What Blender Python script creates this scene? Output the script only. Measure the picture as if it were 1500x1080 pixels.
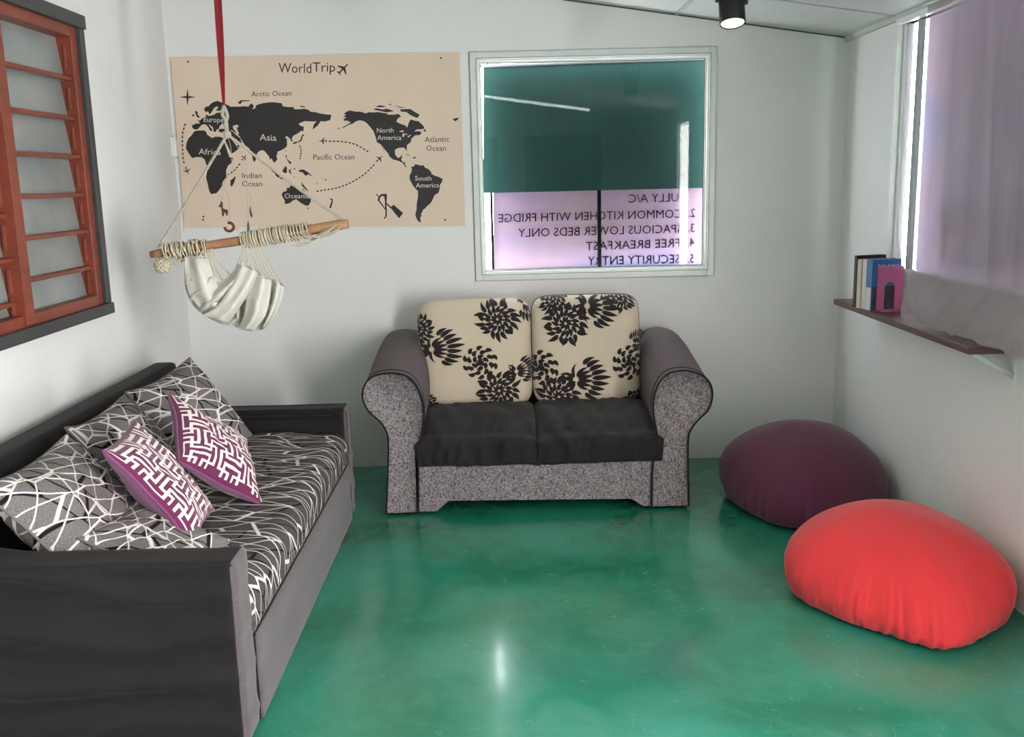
import bpy, bmesh, math, random
from mathutils import Vector, Matrix, noise
PI = math.pi
sc = bpy.context.scene
for o in list(bpy.data.objects): bpy.data.objects.remove(o)
C = sc.collection

# ------------------------------------------------------------------ camera
F = 1420.0; CAMH = 1.55
PITCH, YAW, ROLL = math.radians(10.979), math.radians(0.261), math.radians(-1.34)
FW = Vector((math.sin(YAW)*math.cos(PITCH), math.cos(YAW)*math.cos(PITCH), -math.sin(PITCH)))
_r = Vector((math.cos(YAW), -math.sin(YAW), 0)); _u = _r.cross(FW)
RT = math.cos(ROLL)*_r + math.sin(ROLL)*_u
UP = -math.sin(ROLL)*_r + math.cos(ROLL)*_u
CAM = Vector((0, 0, CAMH))
cd = bpy.data.cameras.new('camera'); cam = bpy.data.objects.new('camera', cd); C.objects.link(cam)
cd.sensor_fit = 'HORIZONTAL'; cd.sensor_width = 36; cd.lens = 36*F/1500; cd.clip_start = 0.05
cam.matrix_world = Matrix(((RT.x, UP.x, -FW.x, 0), (RT.y, UP.y, -FW.y, 0), (RT.z, UP.z, -FW.z, CAMH), (0, 0, 0, 1)))
sc.camera = cam
def ray(x, y): return (x-750)/F*RT - (y-540)/F*UP + FW
def aty(x, y, Y): d = ray(x, y); return CAM + d*(Y/d.y)
def atx(x, y, X): d = ray(x, y); return CAM + d*(X/d.x)
def atz(x, y, z=0.0): d = ray(x, y); return CAM + d*((z-CAMH)/d.z)

# ------------------------------------------------------------------ world, lights, exposure
w = bpy.data.worlds.new('World'); sc.world = w; w.use_nodes = True
bg = w.node_tree.nodes['Background']
bg.inputs['Color'].default_value = (0.92, 0.97, 1.0, 1); bg.inputs['Strength'].default_value = 28.0
sc.view_settings.view_transform = 'Standard'; sc.view_settings.look = 'None'
sc.view_settings.gamma = 1; sc.view_settings.use_curve_mapping = False
sc.view_settings.exposure = -0.05
sc.cycles.use_denoising = True
sc.cycles.max_bounces = 10; sc.cycles.diffuse_bounces = 5; sc.cycles.glossy_bounces = 4
sc.cycles.transmission_bounces = 8; sc.cycles.transparent_max_bounces = 12
sc.cycles.sample_clamp_indirect = 8
def area(name, loc, rot, sx, sy, power, col):
    l = bpy.data.lights.new(name, 'AREA'); l.shape = 'RECTANGLE'; l.size = sx; l.size_y = sy
    l.energy = power; l.color = col
    o = bpy.data.objects.new(name, l); C.objects.link(o); o.location = loc; o.rotation_euler = rot
    return o
# daylight in the open doorway of the right wall outside the frame (rot: faces -X)
FACE_L = (0, math.radians(90), 0)
area('daylight_doorway', (1.83, 0.60, 1.05), FACE_L, 2.0, 0.60, 190, (1.0, 0.955, 0.925))

# ------------------------------------------------------------------ helpers
def tag(o, label=None, cat=None, group=None, kind=None):
    if label: o['label'] = label
    if cat: o['category'] = cat
    if group: o['group'] = group
    if kind: o['kind'] = kind
    return o
def empty(name, loc=(0, 0, 0)):
    o = bpy.data.objects.new(name, None); C.objects.link(o); o.location = loc; o.empty_display_size = .05
    return o
def link(name, me, mat=None, parent=None, smooth=False):
    o = bpy.data.objects.new(name, me); C.objects.link(o)
    if mat is not None:
        for m in (mat if isinstance(mat, (list, tuple)) else [mat]): me.materials.append(m)
    if smooth:
        for p in me.polygons: p.use_smooth = True
    if parent is not None:
        o.parent = parent
        o.matrix_parent_inverse = parent_inv(parent)
    return o
def parent_inv(p):
    m = Matrix.Identity(4); q = p
    chain = []
    while q is not None: chain.append(q); q = q.parent
    for q in reversed(chain):
        m = m @ (q.matrix_parent_inverse if q.parent else Matrix.Identity(4)) @ q.matrix_basis
    return m.inverted()
def from_bm(name, bm, mat=None, parent=None, smooth=False):
    me = bpy.data.meshes.new(name); bm.normal_update(); bm.to_mesh(me); bm.free()
    return link(name, me, mat, parent, smooth)
def from_py(name, v, f, mat=None, parent=None, smooth=False):
    me = bpy.data.meshes.new(name); me.from_pydata([tuple(p) for p in v], [], f); me.update()
    return link(name, me, mat, parent, smooth)
def bx(bm, lo, hi, bev=0.0, seg=2):
    r = bmesh.ops.create_cube(bm, size=1)
    vs = r['verts']
    for v in vs:
        v.co = Vector([lo[i] + (v.co[i]+.5)*(hi[i]-lo[i]) for i in range(3)])
    if bev > 0:
        es = list({e for v in vs for e in v.link_edges})
        bmesh.ops.bevel(bm, geom=es, offset=bev, segments=seg, profile=.5, affect='EDGES')
def box(name, lo, hi, mat, parent=None, bev=0.0, seg=2, smooth=False):
    bm = bmesh.new(); bx(bm, lo, hi, bev, seg); return from_bm(name, bm, mat, parent, smooth)
def catmull(pts, n=8, closed=False):
    P = [Vector(p) for p in pts]; out = []; N = len(P)
    rng = range(N if closed else N-1)
    for i in rng:
        if closed: a, b, c, d = P[i-1], P[i], P[(i+1) % N], P[(i+2) % N]
        else: a, b, c, d = P[max(i-1, 0)], P[i], P[i+1], P[min(i+2, N-1)]
        for k in range(n):
            t = k/n
            out.append(.5*((2*b)+(c-a)*t+(2*a-5*b+4*c-d)*t*t+(3*b-a-3*c+d)*t**3))
    if not closed: out.append(P[-1])
    return out
def tube_into(bm, pts, rad, sides=6, caps=True, closed=False):
    P = [Vector(p) for p in pts]; rings = []
    n = len(P); prev = None
    for i, p in enumerate(P):
        if closed: t = P[(i+1) % n]-P[i-1]
        else: t = P[min(i+1, n-1)]-P[max(i-1, 0)]
        if t.length < 1e-9: t = Vector((0, 0, 1))
        t.normalize()
        if prev is None: a = t.orthogonal().normalized()
        else:
            a = prev - t*prev.dot(t)
            a = a.normalized() if a.length > 1e-6 else t.orthogonal().normalized()
        prev = a; b = t.cross(a)
        r = rad[i] if isinstance(rad, (list, tuple)) else rad
        rings.append([bm.verts.new(p + r*(math.cos(2*PI*k/sides)*a + math.sin(2*PI*k/sides)*b)) for k in range(sides)])
    m = n if closed else n-1
    for i in range(m):
        A, B = rings[i], rings[(i+1) % n]
        for k in range(sides):
            bm.faces.new((A[k], A[(k+1) % sides], B[(k+1) % sides], B[k]))
    if caps and not closed:
        bm.faces.new(rings[0][::-1]); bm.faces.new(rings[-1])
def tube(name, pts, rad, mat, parent=None, sides=6, closed=False):
    bm = bmesh.new(); tube_into(bm, pts, rad, sides, closed=closed)
    return from_bm(name, bm, mat, parent, True)
def nz(x, y=0, z=0): return noise.noise(Vector((x, y, z)))

# ------------------------------------------------------------------ materials
def lin(r, g, b):
    f = lambda c: (c/255/12.92) if c/255 <= .04045 else ((c/255+.055)/1.055)**2.4
    return (f(r), f(g), f(b), 1)
class NT:
    def __init__(s, name):
        s.m = bpy.data.materials.new(name); s.m.use_nodes = True; s.t = s.m.node_tree
        s.b = s.t.nodes['Principled BSDF']; s.out = s.t.nodes['Material Output']
    def n(s, typ, **kw):
        nd = s.t.nodes.new(typ)
        for k, v in kw.items():
            if k in nd.inputs.keys() and not hasattr(nd, k): nd.inputs[k].default_value = v
            else: setattr(nd, k, v)
        return nd
    def l(s, a, b): s.t.links.new(a, b)
    def tc(s, out='Object', scale=(1, 1, 1), rot=(0, 0, 0), loc=(0, 0, 0)):
        t = s.n('ShaderNodeTexCoord'); mp = s.n('ShaderNodeMapping')
        mp.inputs['Scale'].default_value = scale; mp.inputs['Rotation'].default_value = rot; mp.inputs['Location'].default_value = loc
        s.l(t.outputs[out], mp.inputs['Vector']); return mp.outputs['Vector']
    def noise(s, vec, scale, detail=4, rough=.55, dist=0):
        n = s.n('ShaderNodeTexNoise'); n.inputs['Scale'].default_value = scale; n.inputs['Detail'].default_value = detail
        n.inputs['Roughness'].default_value = rough; n.inputs['Distortion'].default_value = dist
        s.l(vec, n.inputs['Vector']); return n.outputs['Fac']
    def ramp(s, fac, stops, interp='LINEAR'):
        r = s.n('ShaderNodeValToRGB'); r.color_ramp.interpolation = interp
        e = r.color_ramp.elements
        while len(e) < len(stops): e.new(.5)
        for i, (p, c) in enumerate(stops): e[i].position = p; e[i].color = c
        s.l(fac, r.inputs['Fac']); return r.outputs['Color']
    def mix(s, fac, a, b, typ='MIX'):
        m = s.n('ShaderNodeMix'); m.data_type = 'RGBA'; m.blend_type = typ
        for i, v in ((0, fac), (6, a), (7, b)):
            if isinstance(v, (int, float, tuple)): m.inputs[i].default_value = v
            else: s.l(v, m.inputs[i])
        return m.outputs[2]
    def math(s, op, a, b=0.0):
        m = s.n('ShaderNodeMath'); m.operation = op
        for i, v in ((0, a), (1, b)):
            if isinstance(v, (int, float)): m.inputs[i].default_value = v
            else: s.l(v, m.inputs[i])
        return m.outputs[0]
    def bump(s, h, strength=.2, dist=.01):
        b = s.n('ShaderNodeBump'); b.inputs['Strength'].default_value = strength; b.inputs['Distance'].default_value = dist
        s.l(h, b.inputs['Height']); s.l(b.outputs['Normal'], s.b.inputs['Normal'])
    def base(s, c):
        if isinstance(c, tuple): s.b.inputs['Base Color'].default_value = c
        else: s.l(c, s.b.inputs['Base Color'])
    def set(s, **kw):
        for k, v in kw.items(): s.b.inputs[k.replace('_', ' ')].default_value = v
W1 = (1, 1, 1, 1); K0 = (0, 0, 0, 1)
def plain(name, col, rough=.6, var=.12, scale=30, metallic=0, bump=0, spec=.5):
    n = NT(name); v = n.tc(); f = n.noise(v, scale)
    d = tuple(c*(1-var) for c in col[:3])+(1,); e = tuple(min(1, c*(1+var)) for c in col[:3])+(1,)
    n.base(n.ramp(f, [(.3, d), (.7, e)])); n.set(Roughness=rough, Metallic=metallic)
    n.b.inputs['Specular IOR Level'].default_value = spec
    if bump: n.bump(f, bump, .004)
    return n.m
def wall_mat():
    n = NT('painted_plaster'); v = n.tc(); f = n.noise(v, 1.3, 5); g = n.noise(v, 60, 3)
    n.base(n.ramp(f, [(.3, (.72, .705, .70, 1)), (.7, (.78, .765, .76, 1))])); n.set(Roughness=.55)
    n.b.inputs['Specular IOR Level'].default_value = .35
    n.bump(g, .08, .003); return n.m
def floor_mat():
    n = NT('green_epoxy_floor'); v = n.tc()
    f = n.noise(v, 1.1, 6, .6, .6); g = n.noise(v, 4.5, 6, .65, 1.0); q = n.noise(v, 22, 4)
    c = n.ramp(f, [(.30, (.008, .115, .064, 1)), (.5, (.013, .185, .110, 1)), (.70, (.024, .265, .190, 1))])
    c = n.mix(n.ramp(g, [(.45, K0), (.75, (.55, .55, .55, 1))]), c, (.045, .25, .165, 1))
    vo = n.n('ShaderNodeTexVoronoi'); vo.feature = 'DISTANCE_TO_EDGE'; vo.inputs['Scale'].default_value = 2.6
    wv = n.n('ShaderNodeVectorMath'); wv.operation = 'ADD'
    nn = n.n('ShaderNodeTexNoise'); nn.inputs['Scale'].default_value = 3.5; nn.inputs['Detail'].default_value = 5
    n.l(v, nn.inputs['Vector']); n.l(nn.outputs['Color'], wv.inputs[0]); n.l(v, wv.inputs[1]); n.l(wv.outputs[0], vo.inputs['Vector'])
    crack = n.ramp(vo.outputs['Distance'], [(.0, (.5, .5, .5, 1)), (.008, K0)])
    crack = n.mix(1.0, crack, n.ramp(q, [(.5, K0), (.62, W1)]), 'MULTIPLY')
    c = n.mix(crack, c, (.16, .42, .33, 1))
    n.base(c); n.set(Roughness=.16, Coat_Weight=.3, Coat_Roughness=.10)
    n.l(n.ramp(g, [(.3, (.13, .13, .13, 1)), (.75, (.27, .27, .27, 1))]), n.b.inputs['Roughness'])
    n.bump(n.noise(v, 75, 3), .10, .004); return n.m
def fabric(name, col, var=.25, scale=220, rough=.9, sheen=.2, bump=.25):
    n = NT(name); v = n.tc(); f = n.noise(v, scale, 3, .6); g = n.noise(v, 3.5, 4)
    d = tuple(c*(1-var) for c in col[:3])+(1,); e = tuple(min(1, c*(1+var)) for c in col[:3])+(1,)
    c = n.mix(.5, n.ramp(f, [(.3, d), (.7, e)]), n.ramp(g, [(.3, d), (.7, e)]))
    n.base(c); n.set(Roughness=rough, Sheen_Weight=sheen); n.b.inputs['Specular IOR Level'].default_value = .2
    n.bump(f, bump, .003); return n.m
def tweed():
    n = NT('grey_tweed'); v = n.tc(); f = n.noise(v, 190, 3, .55); g = n.noise(n.tc(scale=(120, 120, 46)), 1.0, 2)
    h = n.noise(n.tc(scale=(80, 80, 260)), 1.0, 2)
    c = n.ramp(f, [(.34, lin(86, 78, 81)), (.5, lin(121, 112, 115)), (.66, lin(160, 150, 152))])
    c = n.mix(n.ramp(g, [(.60, K0), (.66, (.75, .75, .75, 1))]), c, lin(52, 46, 48))
    c = n.mix(n.ramp(h, [(.62, K0), (.70, (.5, .5, .5, 1))]), c, lin(60, 54, 56))
    n.base(c); n.set(Roughness=.95); n.b.inputs['Specular IOR Level'].default_value = .15
    n.bump(f, .4, .003); return n.m
def tweed_worn():
    n = NT('worn_mauve_tweed'); v = n.tc(); f = n.noise(v, 260, 2, .5)
    c = n.ramp(f, [(.3, lin(74, 65, 68)), (.7, lin(112, 100, 103))])
    n.base(c); n.set(Roughness=.9); n.b.inputs['Specular IOR Level'].default_value = .2; n.bump(f, .3, .003); return n.m
def crackle(name, s1, sx, w1, dark=1.0, rot=.4, r2=1.1):
    n = NT(name)
    def tc2(ang, k, off):
        a = n.tc('UV', rot=(0, 0, ang), loc=(off, off*.7, 0)); m = n.n('ShaderNodeMapping'); m.inputs['Scale'].default_value = (k, 1, 1); n.l(a, m.inputs['Vector']); return m.outputs['Vector']
    v = tc2(rot, sx, 0); v2 = tc2(rot-r2, sx, 3.1)
    v3 = tc2(rot+.9, sx*1.2, 7.3)
    def edge(vec, sc_, wd, mx=1.0):
        vo = n.n('ShaderNodeTexVoronoi'); vo.voronoi_dimensions = '2D'; vo.feature = 'DISTANCE_TO_EDGE'
        vo.inputs['Scale'].default_value = sc_; n.l(vec, vo.inputs['Vector'])
        return n.ramp(vo.outputs['Distance'], [(wd*.7, (mx, mx, mx, 1)), (wd, K0)])
    weave = n.noise(n.tc('UV', scale=(420, 260, 1)), 1.0, 2, .5)
    c = n.ramp(weave, [(.3, tuple(dark*k for k in lin(70, 65, 66)[:3])+(1,)), (.7, tuple(dark*k for k in lin(134, 127, 127)[:3])+(1,))])
    c = n.mix(edge(v3, s1*.7, w1*.9), c, lin(26, 22, 24))
    c = n.mix(edge(v2, s1*.85, w1*.85, 1.0), c, lin(196, 188, 184))
    c = n.mix(edge(v, s1, w1), c, lin(222, 214, 209))
    n.base(c); n.set(Roughness=.95); n.b.inputs['Specular IOR Level'].default_value = .15
    n.bump(weave, .3, .003); return n.m
def thin_glass(name, tint=(1, 1, 1, 1), rough=.0, boost=1.0):
    n = NT(name); t = n.t; t.nodes.remove(n.b)
    tr = n.n('ShaderNodeBsdfTransparent'); tr.inputs[0].default_value = tint
    gl = n.n('ShaderNodeBsdfGlossy'); gl.inputs['Roughness'].default_value = rough
    fr = n.n('ShaderNodeFresnel'); fr.inputs['IOR'].default_value = 1.5
    f = n.math('MULTIPLY', fr.outputs[0], boost); mx = n.n('ShaderNodeMixShader')
    n.l(f, mx.inputs[0]); n.l(tr.outputs[0], mx.inputs[1]); n.l(gl.outputs[0], mx.inputs[2]); n.l(mx.outputs[0], n.out.inputs[0]); return n.m
def banner_mat(name='printed_vinyl_banner', k=1.0):
    n = NT(name); t = n.t; t.nodes.remove(n.b)
    v = n.tc(scale=(1.0, 1.0, 2.4)); f = n.noise(v, 1.9, 3, .5)
    c = n.ramp(f, [(.30, (.48, .48, .80, 1)), (.42, (.64, .50, .76, 1)), (.56, (.74, .53, .72, 1)), (.72, (.78, .58, .64, 1))])
    tl = n.n('ShaderNodeBsdfTranslucent'); df = n.n('ShaderNodeBsdfDiffuse'); mx = n.n('ShaderNodeMixShader'); mx.inputs[0].default_value = .45
    n.l(n.mix(1.0, c, (.104*k, .096*k, .102*k, 1), 'MULTIPLY'), tl.inputs[0]); n.l(n.mix(1.0, c, (.5*k, .5*k, .5*k, 1), 'MULTIPLY'), df.inputs[0])
    n.l(tl.outputs[0], mx.inputs[1]); n.l(df.outputs[0], mx.inputs[2]); n.l(mx.outputs[0], n.out.inputs[0]); return n.m
def sheer_mat():
    n = NT('sheer_grey_curtain'); t = n.t; t.nodes.remove(n.b)
    v = n.tc(); f = n.noise(n.tc(scale=(1, 16, 2)), 1.0, 3); g = n.noise(v, 300, 2)
    c = n.ramp(f, [(.3, (.40, .35, .37, 1)), (.7, (.45, .40, .42, 1))])
    tl = n.n('ShaderNodeBsdfTranslucent'); df = n.n('ShaderNodeBsdfDiffuse'); tr = n.n('ShaderNodeBsdfTransparent')
    n.l(c, tl.inputs[0]); n.l(c, df.inputs[0])
    m1 = n.n('ShaderNodeMixShader'); m1.inputs[0].default_value = .45
    n.l(df.outputs[0], m1.inputs[1]); n.l(tl.outputs[0], m1.inputs[2])
    m2 = n.n('ShaderNodeMixShader'); n.l(n.ramp(g, [(.3, (.16, .16, .16, 1)), (.7, (.26, .26, .26, 1))]), m2.inputs[0])
    n.l(m1.outputs[0], m2.inputs[1]); n.l(tr.outputs[0], m2.inputs[2]); n.l(m2.outputs[0], n.out.inputs[0]); return n.m
def wood(name, a, b, rough=.45, axis=(1, 1, 14)):
    n = NT(name); v = n.tc(scale=axis); f = n.noise(v, 2.5, 5, .6, 1.2); g = n.noise(n.tc(), 6, 3)
    c = n.mix(.6, n.ramp(f, [(.3, a), (.7, b)]), n.ramp(g, [(.3, a), (.7, b)]))
    n.base(c); n.set(Roughness=rough); n.bump(f, .12, .002); return n.m
def emis(name, col, strength):
    n = NT(name); n.base(col); n.b.inputs['Emission Color'].default_value = col; n.b.inputs['Emission Strength'].default_value = strength; return n.m

M = dict(
    wall=wall_mat(), floor=floor_mat(),
    ceil=plain('ceiling_board', (.52, .52, .505, 1), .8, .05, 3),
    batten=plain('ceiling_batten', (.40, .40, .39, 1), .7, .08, 8),
    white=plain('white_gloss_paint', (.74, .75, .73, 1), .35, .05, 10),
    alu=plain('white_aluminium', (.68, .69, .67, 1), .3, .05, 12),
    greyalu=plain('grey_aluminium', (.30, .31, .32, 1), .35, .08, 12),
    black=plain('black_paint', (.010, .010, .011, 1), .55, .2, 15, spec=.3),
    matt=plain('matt_black_paint', (.004, .004, .0045, 1), .9, .2, 15, spec=.0),
    trim=plain('charcoal_trim', lin(58, 56, 58), .5, .15, 12),
    redwood=wood('red_brown_timber', lin(100, 42, 30), lin(134, 61, 43), .4),
    blackcloth=fabric('black_sofa_cloth', lin(26, 22, 23), .22, 260, .75, .04),
    blackside=fabric('paler_black_sofa_cloth', lin(80, 70, 73), .30, 120, .85, .25),  # paler version of the black cloth, for daybed faces turned towards the room
    seatcloth=fabric('black_seat_cover', lin(33, 30, 30), .2, 260, .8, .06),
    tweed=tweed(), worn=tweed_worn(),
    cream=fabric('cream_upholstery', lin(196, 180, 160), .05, 200, .9, .1, .15),
    flock=fabric('black_flock_print', lin(38, 30, 33), .2, 260, .9, .2),
    crack=crackle('white_line_print_fabric', 14.5, .34, .042),
    crackm=crackle('white_line_print_mattress', 13.5, .30, .033, .48, 1.42, -.45),
    plum=fabric('plum_fret_fabric', lin(98, 36, 70), .14, 240, .85, .2),
    plumback=fabric('plain_magenta_fabric', lin(116, 60, 104), .10, 200, .8, .3),
    fretwhite=fabric('off_white_fret', lin(226, 214, 212), .05, 240, .9, .1),
    red=fabric('red_beanbag_cloth', lin(206, 50, 54), .05, 260, .75, .15, .12),
    purple=fabric('aubergine_beanbag_cloth', lin(80, 36, 58), .08, 260, .8, .15, .12),
    board=plain('cream_canvas_board', lin(216, 194, 175), .7, .03, 4),
    ink=plain('black_ink', lin(33, 28, 30), .6, .08, 20),
    inkwhite=plain('cream_ink', lin(214, 204, 190), .6, .03, 20),
    boardink=plain('cream_board_ink', lin(216, 194, 175), .7, .03, 4),
    glass=thin_glass('window_glass', (.95, .97, .96, 1), 0, .17),
    frost=None, green=plain('dark_green_tarpaulin', lin(19, 44, 41), .6, .12, 4, spec=.1),
    banner=banner_mat(), banner2=banner_mat('thick_printed_vinyl_banner', 1.5), bannerink=None, sheer=sheer_mat(),
    shelf=wood('dark_mahogany_board', lin(66, 40, 40), lin(92, 60, 58), .35, (4, 1, 4)),
    pinkmetal=plain('pink_enamel', lin(184, 96, 138), .4, .05, 10),
    stick=wood('driftwood', lin(142, 98, 70), lin(180, 136, 104), .6, (14, 1, 1)),
    rope=fabric('grey_cotton_rope', lin(176, 166, 152), .15, 300, .95, .1),
    cord=fabric('natural_cord', lin(190, 178, 158), .2, 300, .95, .1),
    canvas=fabric('natural_calico', lin(204, 199, 192), .05, 200, .9, .1),
    ribbon=fabric('dark_red_ribbon', lin(122, 22, 34), .15, 200, .6, .2),
    charm=plain('dark_carved_wood', lin(70, 42, 30), .5, .2, 40),
    charmlight=plain('pale_pink_wood', lin(214, 176, 160), .5, .08, 40),
    metal=plain('brushed_steel', (.55, .55, .56, 1), .3, .08, 30, 1.0),
    page=plain('book_pages', lin(206, 198, 186), .8, .06, 60),
    bookwhite=plain('white_book_cover', lin(196, 190, 188), .5, .05, 20),
    bookcream=plain('cream_book_cover', lin(192, 176, 158), .5, .06, 20),
    bookblue=plain('blue_book_cover', lin(46, 98, 148), .4, .10, 14),
    bookdark=plain('dark_photo_print', lin(52, 56, 62), .4, .5, 40),
    bookblack=plain('black_book_cover', lin(26, 25, 27), .4, .2, 20),
    pale=plain('pale_blue_ink', lin(160, 186, 206), .5, .05, 20),
    lampglow=emis('lamp_glow', (1.0, .80, .55, 1), 9.0),
    tube=emis('tube_glow', (.97, 1.0, .99, 1), 38.0),
    gasket=plain('window_gasket', (.05, .05, .052, 1), .6, .1, 20),
    dark=plain('dark_door', lin(44, 60, 54), .5, .15, 5),
)
_n = NT('frosted_louvre_glass'); _n.base(_n.ramp(_n.noise(_n.tc(), 5, 3), [(.3, (.19, .20, .20, 1)), (.7, (.25, .26, .255, 1))])); _n.set(Roughness=.22); M['frost'] = _n.m
_n = NT('blue_banner_ink'); _t = _n.n('ShaderNodeBsdfTranslucent'); _t.inputs[0].default_value = (.038, .033, .056, 1)
_n.t.nodes.remove(_n.b); _n.l(_t.outputs[0], _n.out.inputs[0]); M['bannerink'] = _n.m

# ------------------------------------------------------------------ room shell
YB, XL, XR, YR = 5.22, -1.72, 1.80, -2.6
CZ = lambda X: 2.235 + .149*(XR-X)                       # sloping ceiling height
def struct(o): o['kind'] = 'structure'; return o
struct(box('floor', (XL-.1, YR-.1, -.1), (XR+.1, YB+.1, 0), M['floor']))
def wall(name, boxes):
    bm = bmesh.new()
    for lo, hi in boxes: bx(bm, lo, hi)
    return struct(from_bm(name, bm, M['wall']))
WX0, WX1, WZ0, WZ1 = -.122, 1.082, 1.06, 2.167            # opening of back window
T = .10
wall('wall_back', [((XL-T, YB, 0), (WX0, YB+T, 3)), ((WX1, YB, 0), (XR+.03, YB+T, 3)), ((WX0, YB, 0), (WX1, YB+T, WZ0)), ((WX0, YB, WZ1), (WX1, YB+T, 3))])
LY0, LY1, LZ0, LZ1 = 2.75, 4.10, 1.075, 2.205             # left louvre window
wall('wall_left', [((XL-T, YR, 0), (XL, LY0, 3)), ((XL-T, LY1, 0), (XL, YB, 3)), ((XL-T, LY0, 0), (XL, LY1, LZ0)), ((XL-T, LY0, LZ1), (XL, LY1, 3))])
RY0, RY1, RZ0, RZ1 = 2.90, 4.475, 1.10, 2.19               # right window
openR = [(.28, .92, .0, 2.08), (RY0, RY1, RZ0, RZ1)]
bxs = []; y = YR
for a, b, z0, z1 in openR:
    bxs.append(((XR, y, 0), (XR+T, a, 2.6))); bxs.append(((XR, a, 0), (XR+T, b, z0))); bxs.append(((XR, a, z1), (XR+T, b, 2.6))); y = b
bxs.append(((XR, y, 0), (XR+T, YB, 2.6)))
bxs = [(lo, (XR+.03, hi[1], hi[2])) for lo, hi in bxs]
wall('wall_right', bxs)
wall('wall_rear', [((XL-T, YR-T, 0), (XR+.03, YR, 3))])
# ceiling: backing board, separate panels, battens and edge cornice
ce = struct(from_py('ceiling', [(XL-.1, YR-.1, CZ(XL-.1)+.015), (XR+.1, YR-.1, CZ(XR+.1)+.015), (XR+.1, YB+.1, CZ(XR+.1)+.015), (XL-.1, YB+.1, CZ(XL-.1)+.015),
    (XL-.1, YR-.1, CZ(XL-.1)+.06), (XR+.1, YR-.1, CZ(XR+.1)+.06), (XR+.1, YB+.1, CZ(XR+.1)+.06), (XL-.1, YB+.1, CZ(XL-.1)+.06)],
    [(0, 1, 2, 3), (7, 6, 5, 4), (0, 4, 5, 1), (1, 5, 6, 2), (2, 6, 7, 3), (3, 7, 4, 0)], M['batten']))
def ceilhit(x, y):
    d = ray(x, y)  # z = 2.235+.149*(XR-X)
    t = (2.235+.149*XR-CAMH)/(d.z+.149*d.x); return CAM+d*t
jx = ceilhit(991, 21).x; jy = ceilhit(1304, 22).y
xs = [XL]; k = jx
while k > XL+.2: k -= 1.22
k += 1.22 if k < XL+.2 else 0
while k < XR-.1: xs.append(k); k += 1.22
xs.append(XR)
ys = [YB]; k = jy
while k > YR+.1: ys.append(k); k -= 1.22
ys.append(YR)
g = .006
def slab(name, x0, x1, y0, y1, lo, hi, mat, parent):
    v = [(x, y, CZ(x)+dz) for dz in (lo, hi) for x, y in ((x0, y0), (x1, y0), (x1, y1), (x0, y1))]
    return from_py(name, v, [(3, 2, 1, 0), (4, 5, 6, 7), (0, 1, 5, 4), (1, 2, 6, 5), (2, 3, 7, 6), (3, 0, 4, 7)], mat, parent)
for i in range(len(xs)-1):
    for j in range(len(ys)-1):
        slab('ceiling_panel', xs[i]+g, xs[i+1]-g, ys[j+1]+g, ys[j]-g, 0, .0145, M['ceil'], ce)
for x in xs[1:-1]: slab('batten', x-.011, x+.011, YR, YB, -.004, .001, M['batten'], ce)
for y in ys[1:-1]: slab('batten', XL, XR, y-.011, y+.011, -.003, .001, M['batten'], ce)
struct(box('trim_1', (XR-.022, YR, CZ(XR)-.022), (XR, YB, CZ(XR)+.004), M['ceil'], None, .004))
struct(slab('trim_2', XL, XR-.022, YB-.004, YB, -.006, .004, M['gasket'], None))

# ------------------------------------------------------------------ back window (window_1)
def frame_bm(x0, x1, z0, z1, w, y0, y1, bev=.004):
    bm = bmesh.new()
    bx(bm, (x0, y0, z0), (x0+w, y1, z1), bev); bx(bm, (x1-w, y0, z0), (x1, y1, z1), bev)
    bx(bm, (x0+w, y0, z0), (x1-w, y1, z0+w), bev); bx(bm, (x0+w, y0, z1-w), (x1-w, y1, z1), bev)
    return bm
w1 = struct(empty('window_1', ((WX0+WX1)/2, YB, WZ0)))
from_bm('casing', frame_bm(-.158, 1.118, 1.024, 2.203, .036, YB-.022, YB+.004), M['alu'], w1)
from_bm('casing_step', frame_bm(-.124, 1.084, 1.058, 2.169, .012, YB-.012, YB+.06), M['white'], w1)
from_bm('sash_frame', frame_bm(-.112, 1.072, 1.070, 2.157, .007, YB+.012, YB+.045, .002), M['alu'], w1)
from_bm('gasket', frame_bm(-.105, 1.065, 1.077, 2.150, .003, YB+.018, YB+.03, .001), M['gasket'], w1)
from_bm('casing_shadow_bead', frame_bm(-.1615, 1.1215, 1.0205, 2.2065, .0045, YB-.008, YB+.002, .001), M['greyalu'], w1)
from_bm('inner_bead', frame_bm(-.128, 1.088, 1.054, 2.173, .005, YB-.024, YB-.010, .001), M['greyalu'], w1)
box('glass_pane', (-.105, YB+.030, 1.077), (1.065, YB+.034, 2.150), M['glass'], w1)
# outside: green tarpaulin, banner, black poles
YO = YB+.26
def quad_thick(name, pts, dy, mat, parent=None, nx=1):
    v = [Vector(p) for p in pts]+[Vector(p)+Vector((0, dy, 0)) for p in pts]
    return from_py(name, v, [(3, 2, 1, 0), (4, 5, 6, 7), (0, 1, 5, 4), (1, 2, 6, 5), (2, 3, 7, 6), (3, 0, 4, 7)], mat, parent)
tp = empty('green_tarpaulin', aty(870, 280, YO))
tag(tp, 'dark green tarpaulin hung outside behind the upper window pane', 'tarpaulin')
quad_thick('tarpaulin_sheet', [aty(708, 283, YO-.04), aty(1042, 275, YO-.04), aty(1050, 86, YO-.04), aty(708, 98, YO-.04)], .004, M['green'], tp)
tube('top_batten', [aty(704, 97, YO-.045), aty(1050, 85, YO-.045)], .008, M['gasket'], tp, 8)
bn = empty('hostel_banner', aty(870, 396, YO)); tag(bn, 'pink and lilac backlit banner with mirrored amenity list outside the back window', 'banner')
quad_thick('banner_sheet', [aty(723, 402, YO), aty(1040, 392, YO), aty(1040, 262, YO), aty(723, 270, YO)], .003, M['banner'], bn)
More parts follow.
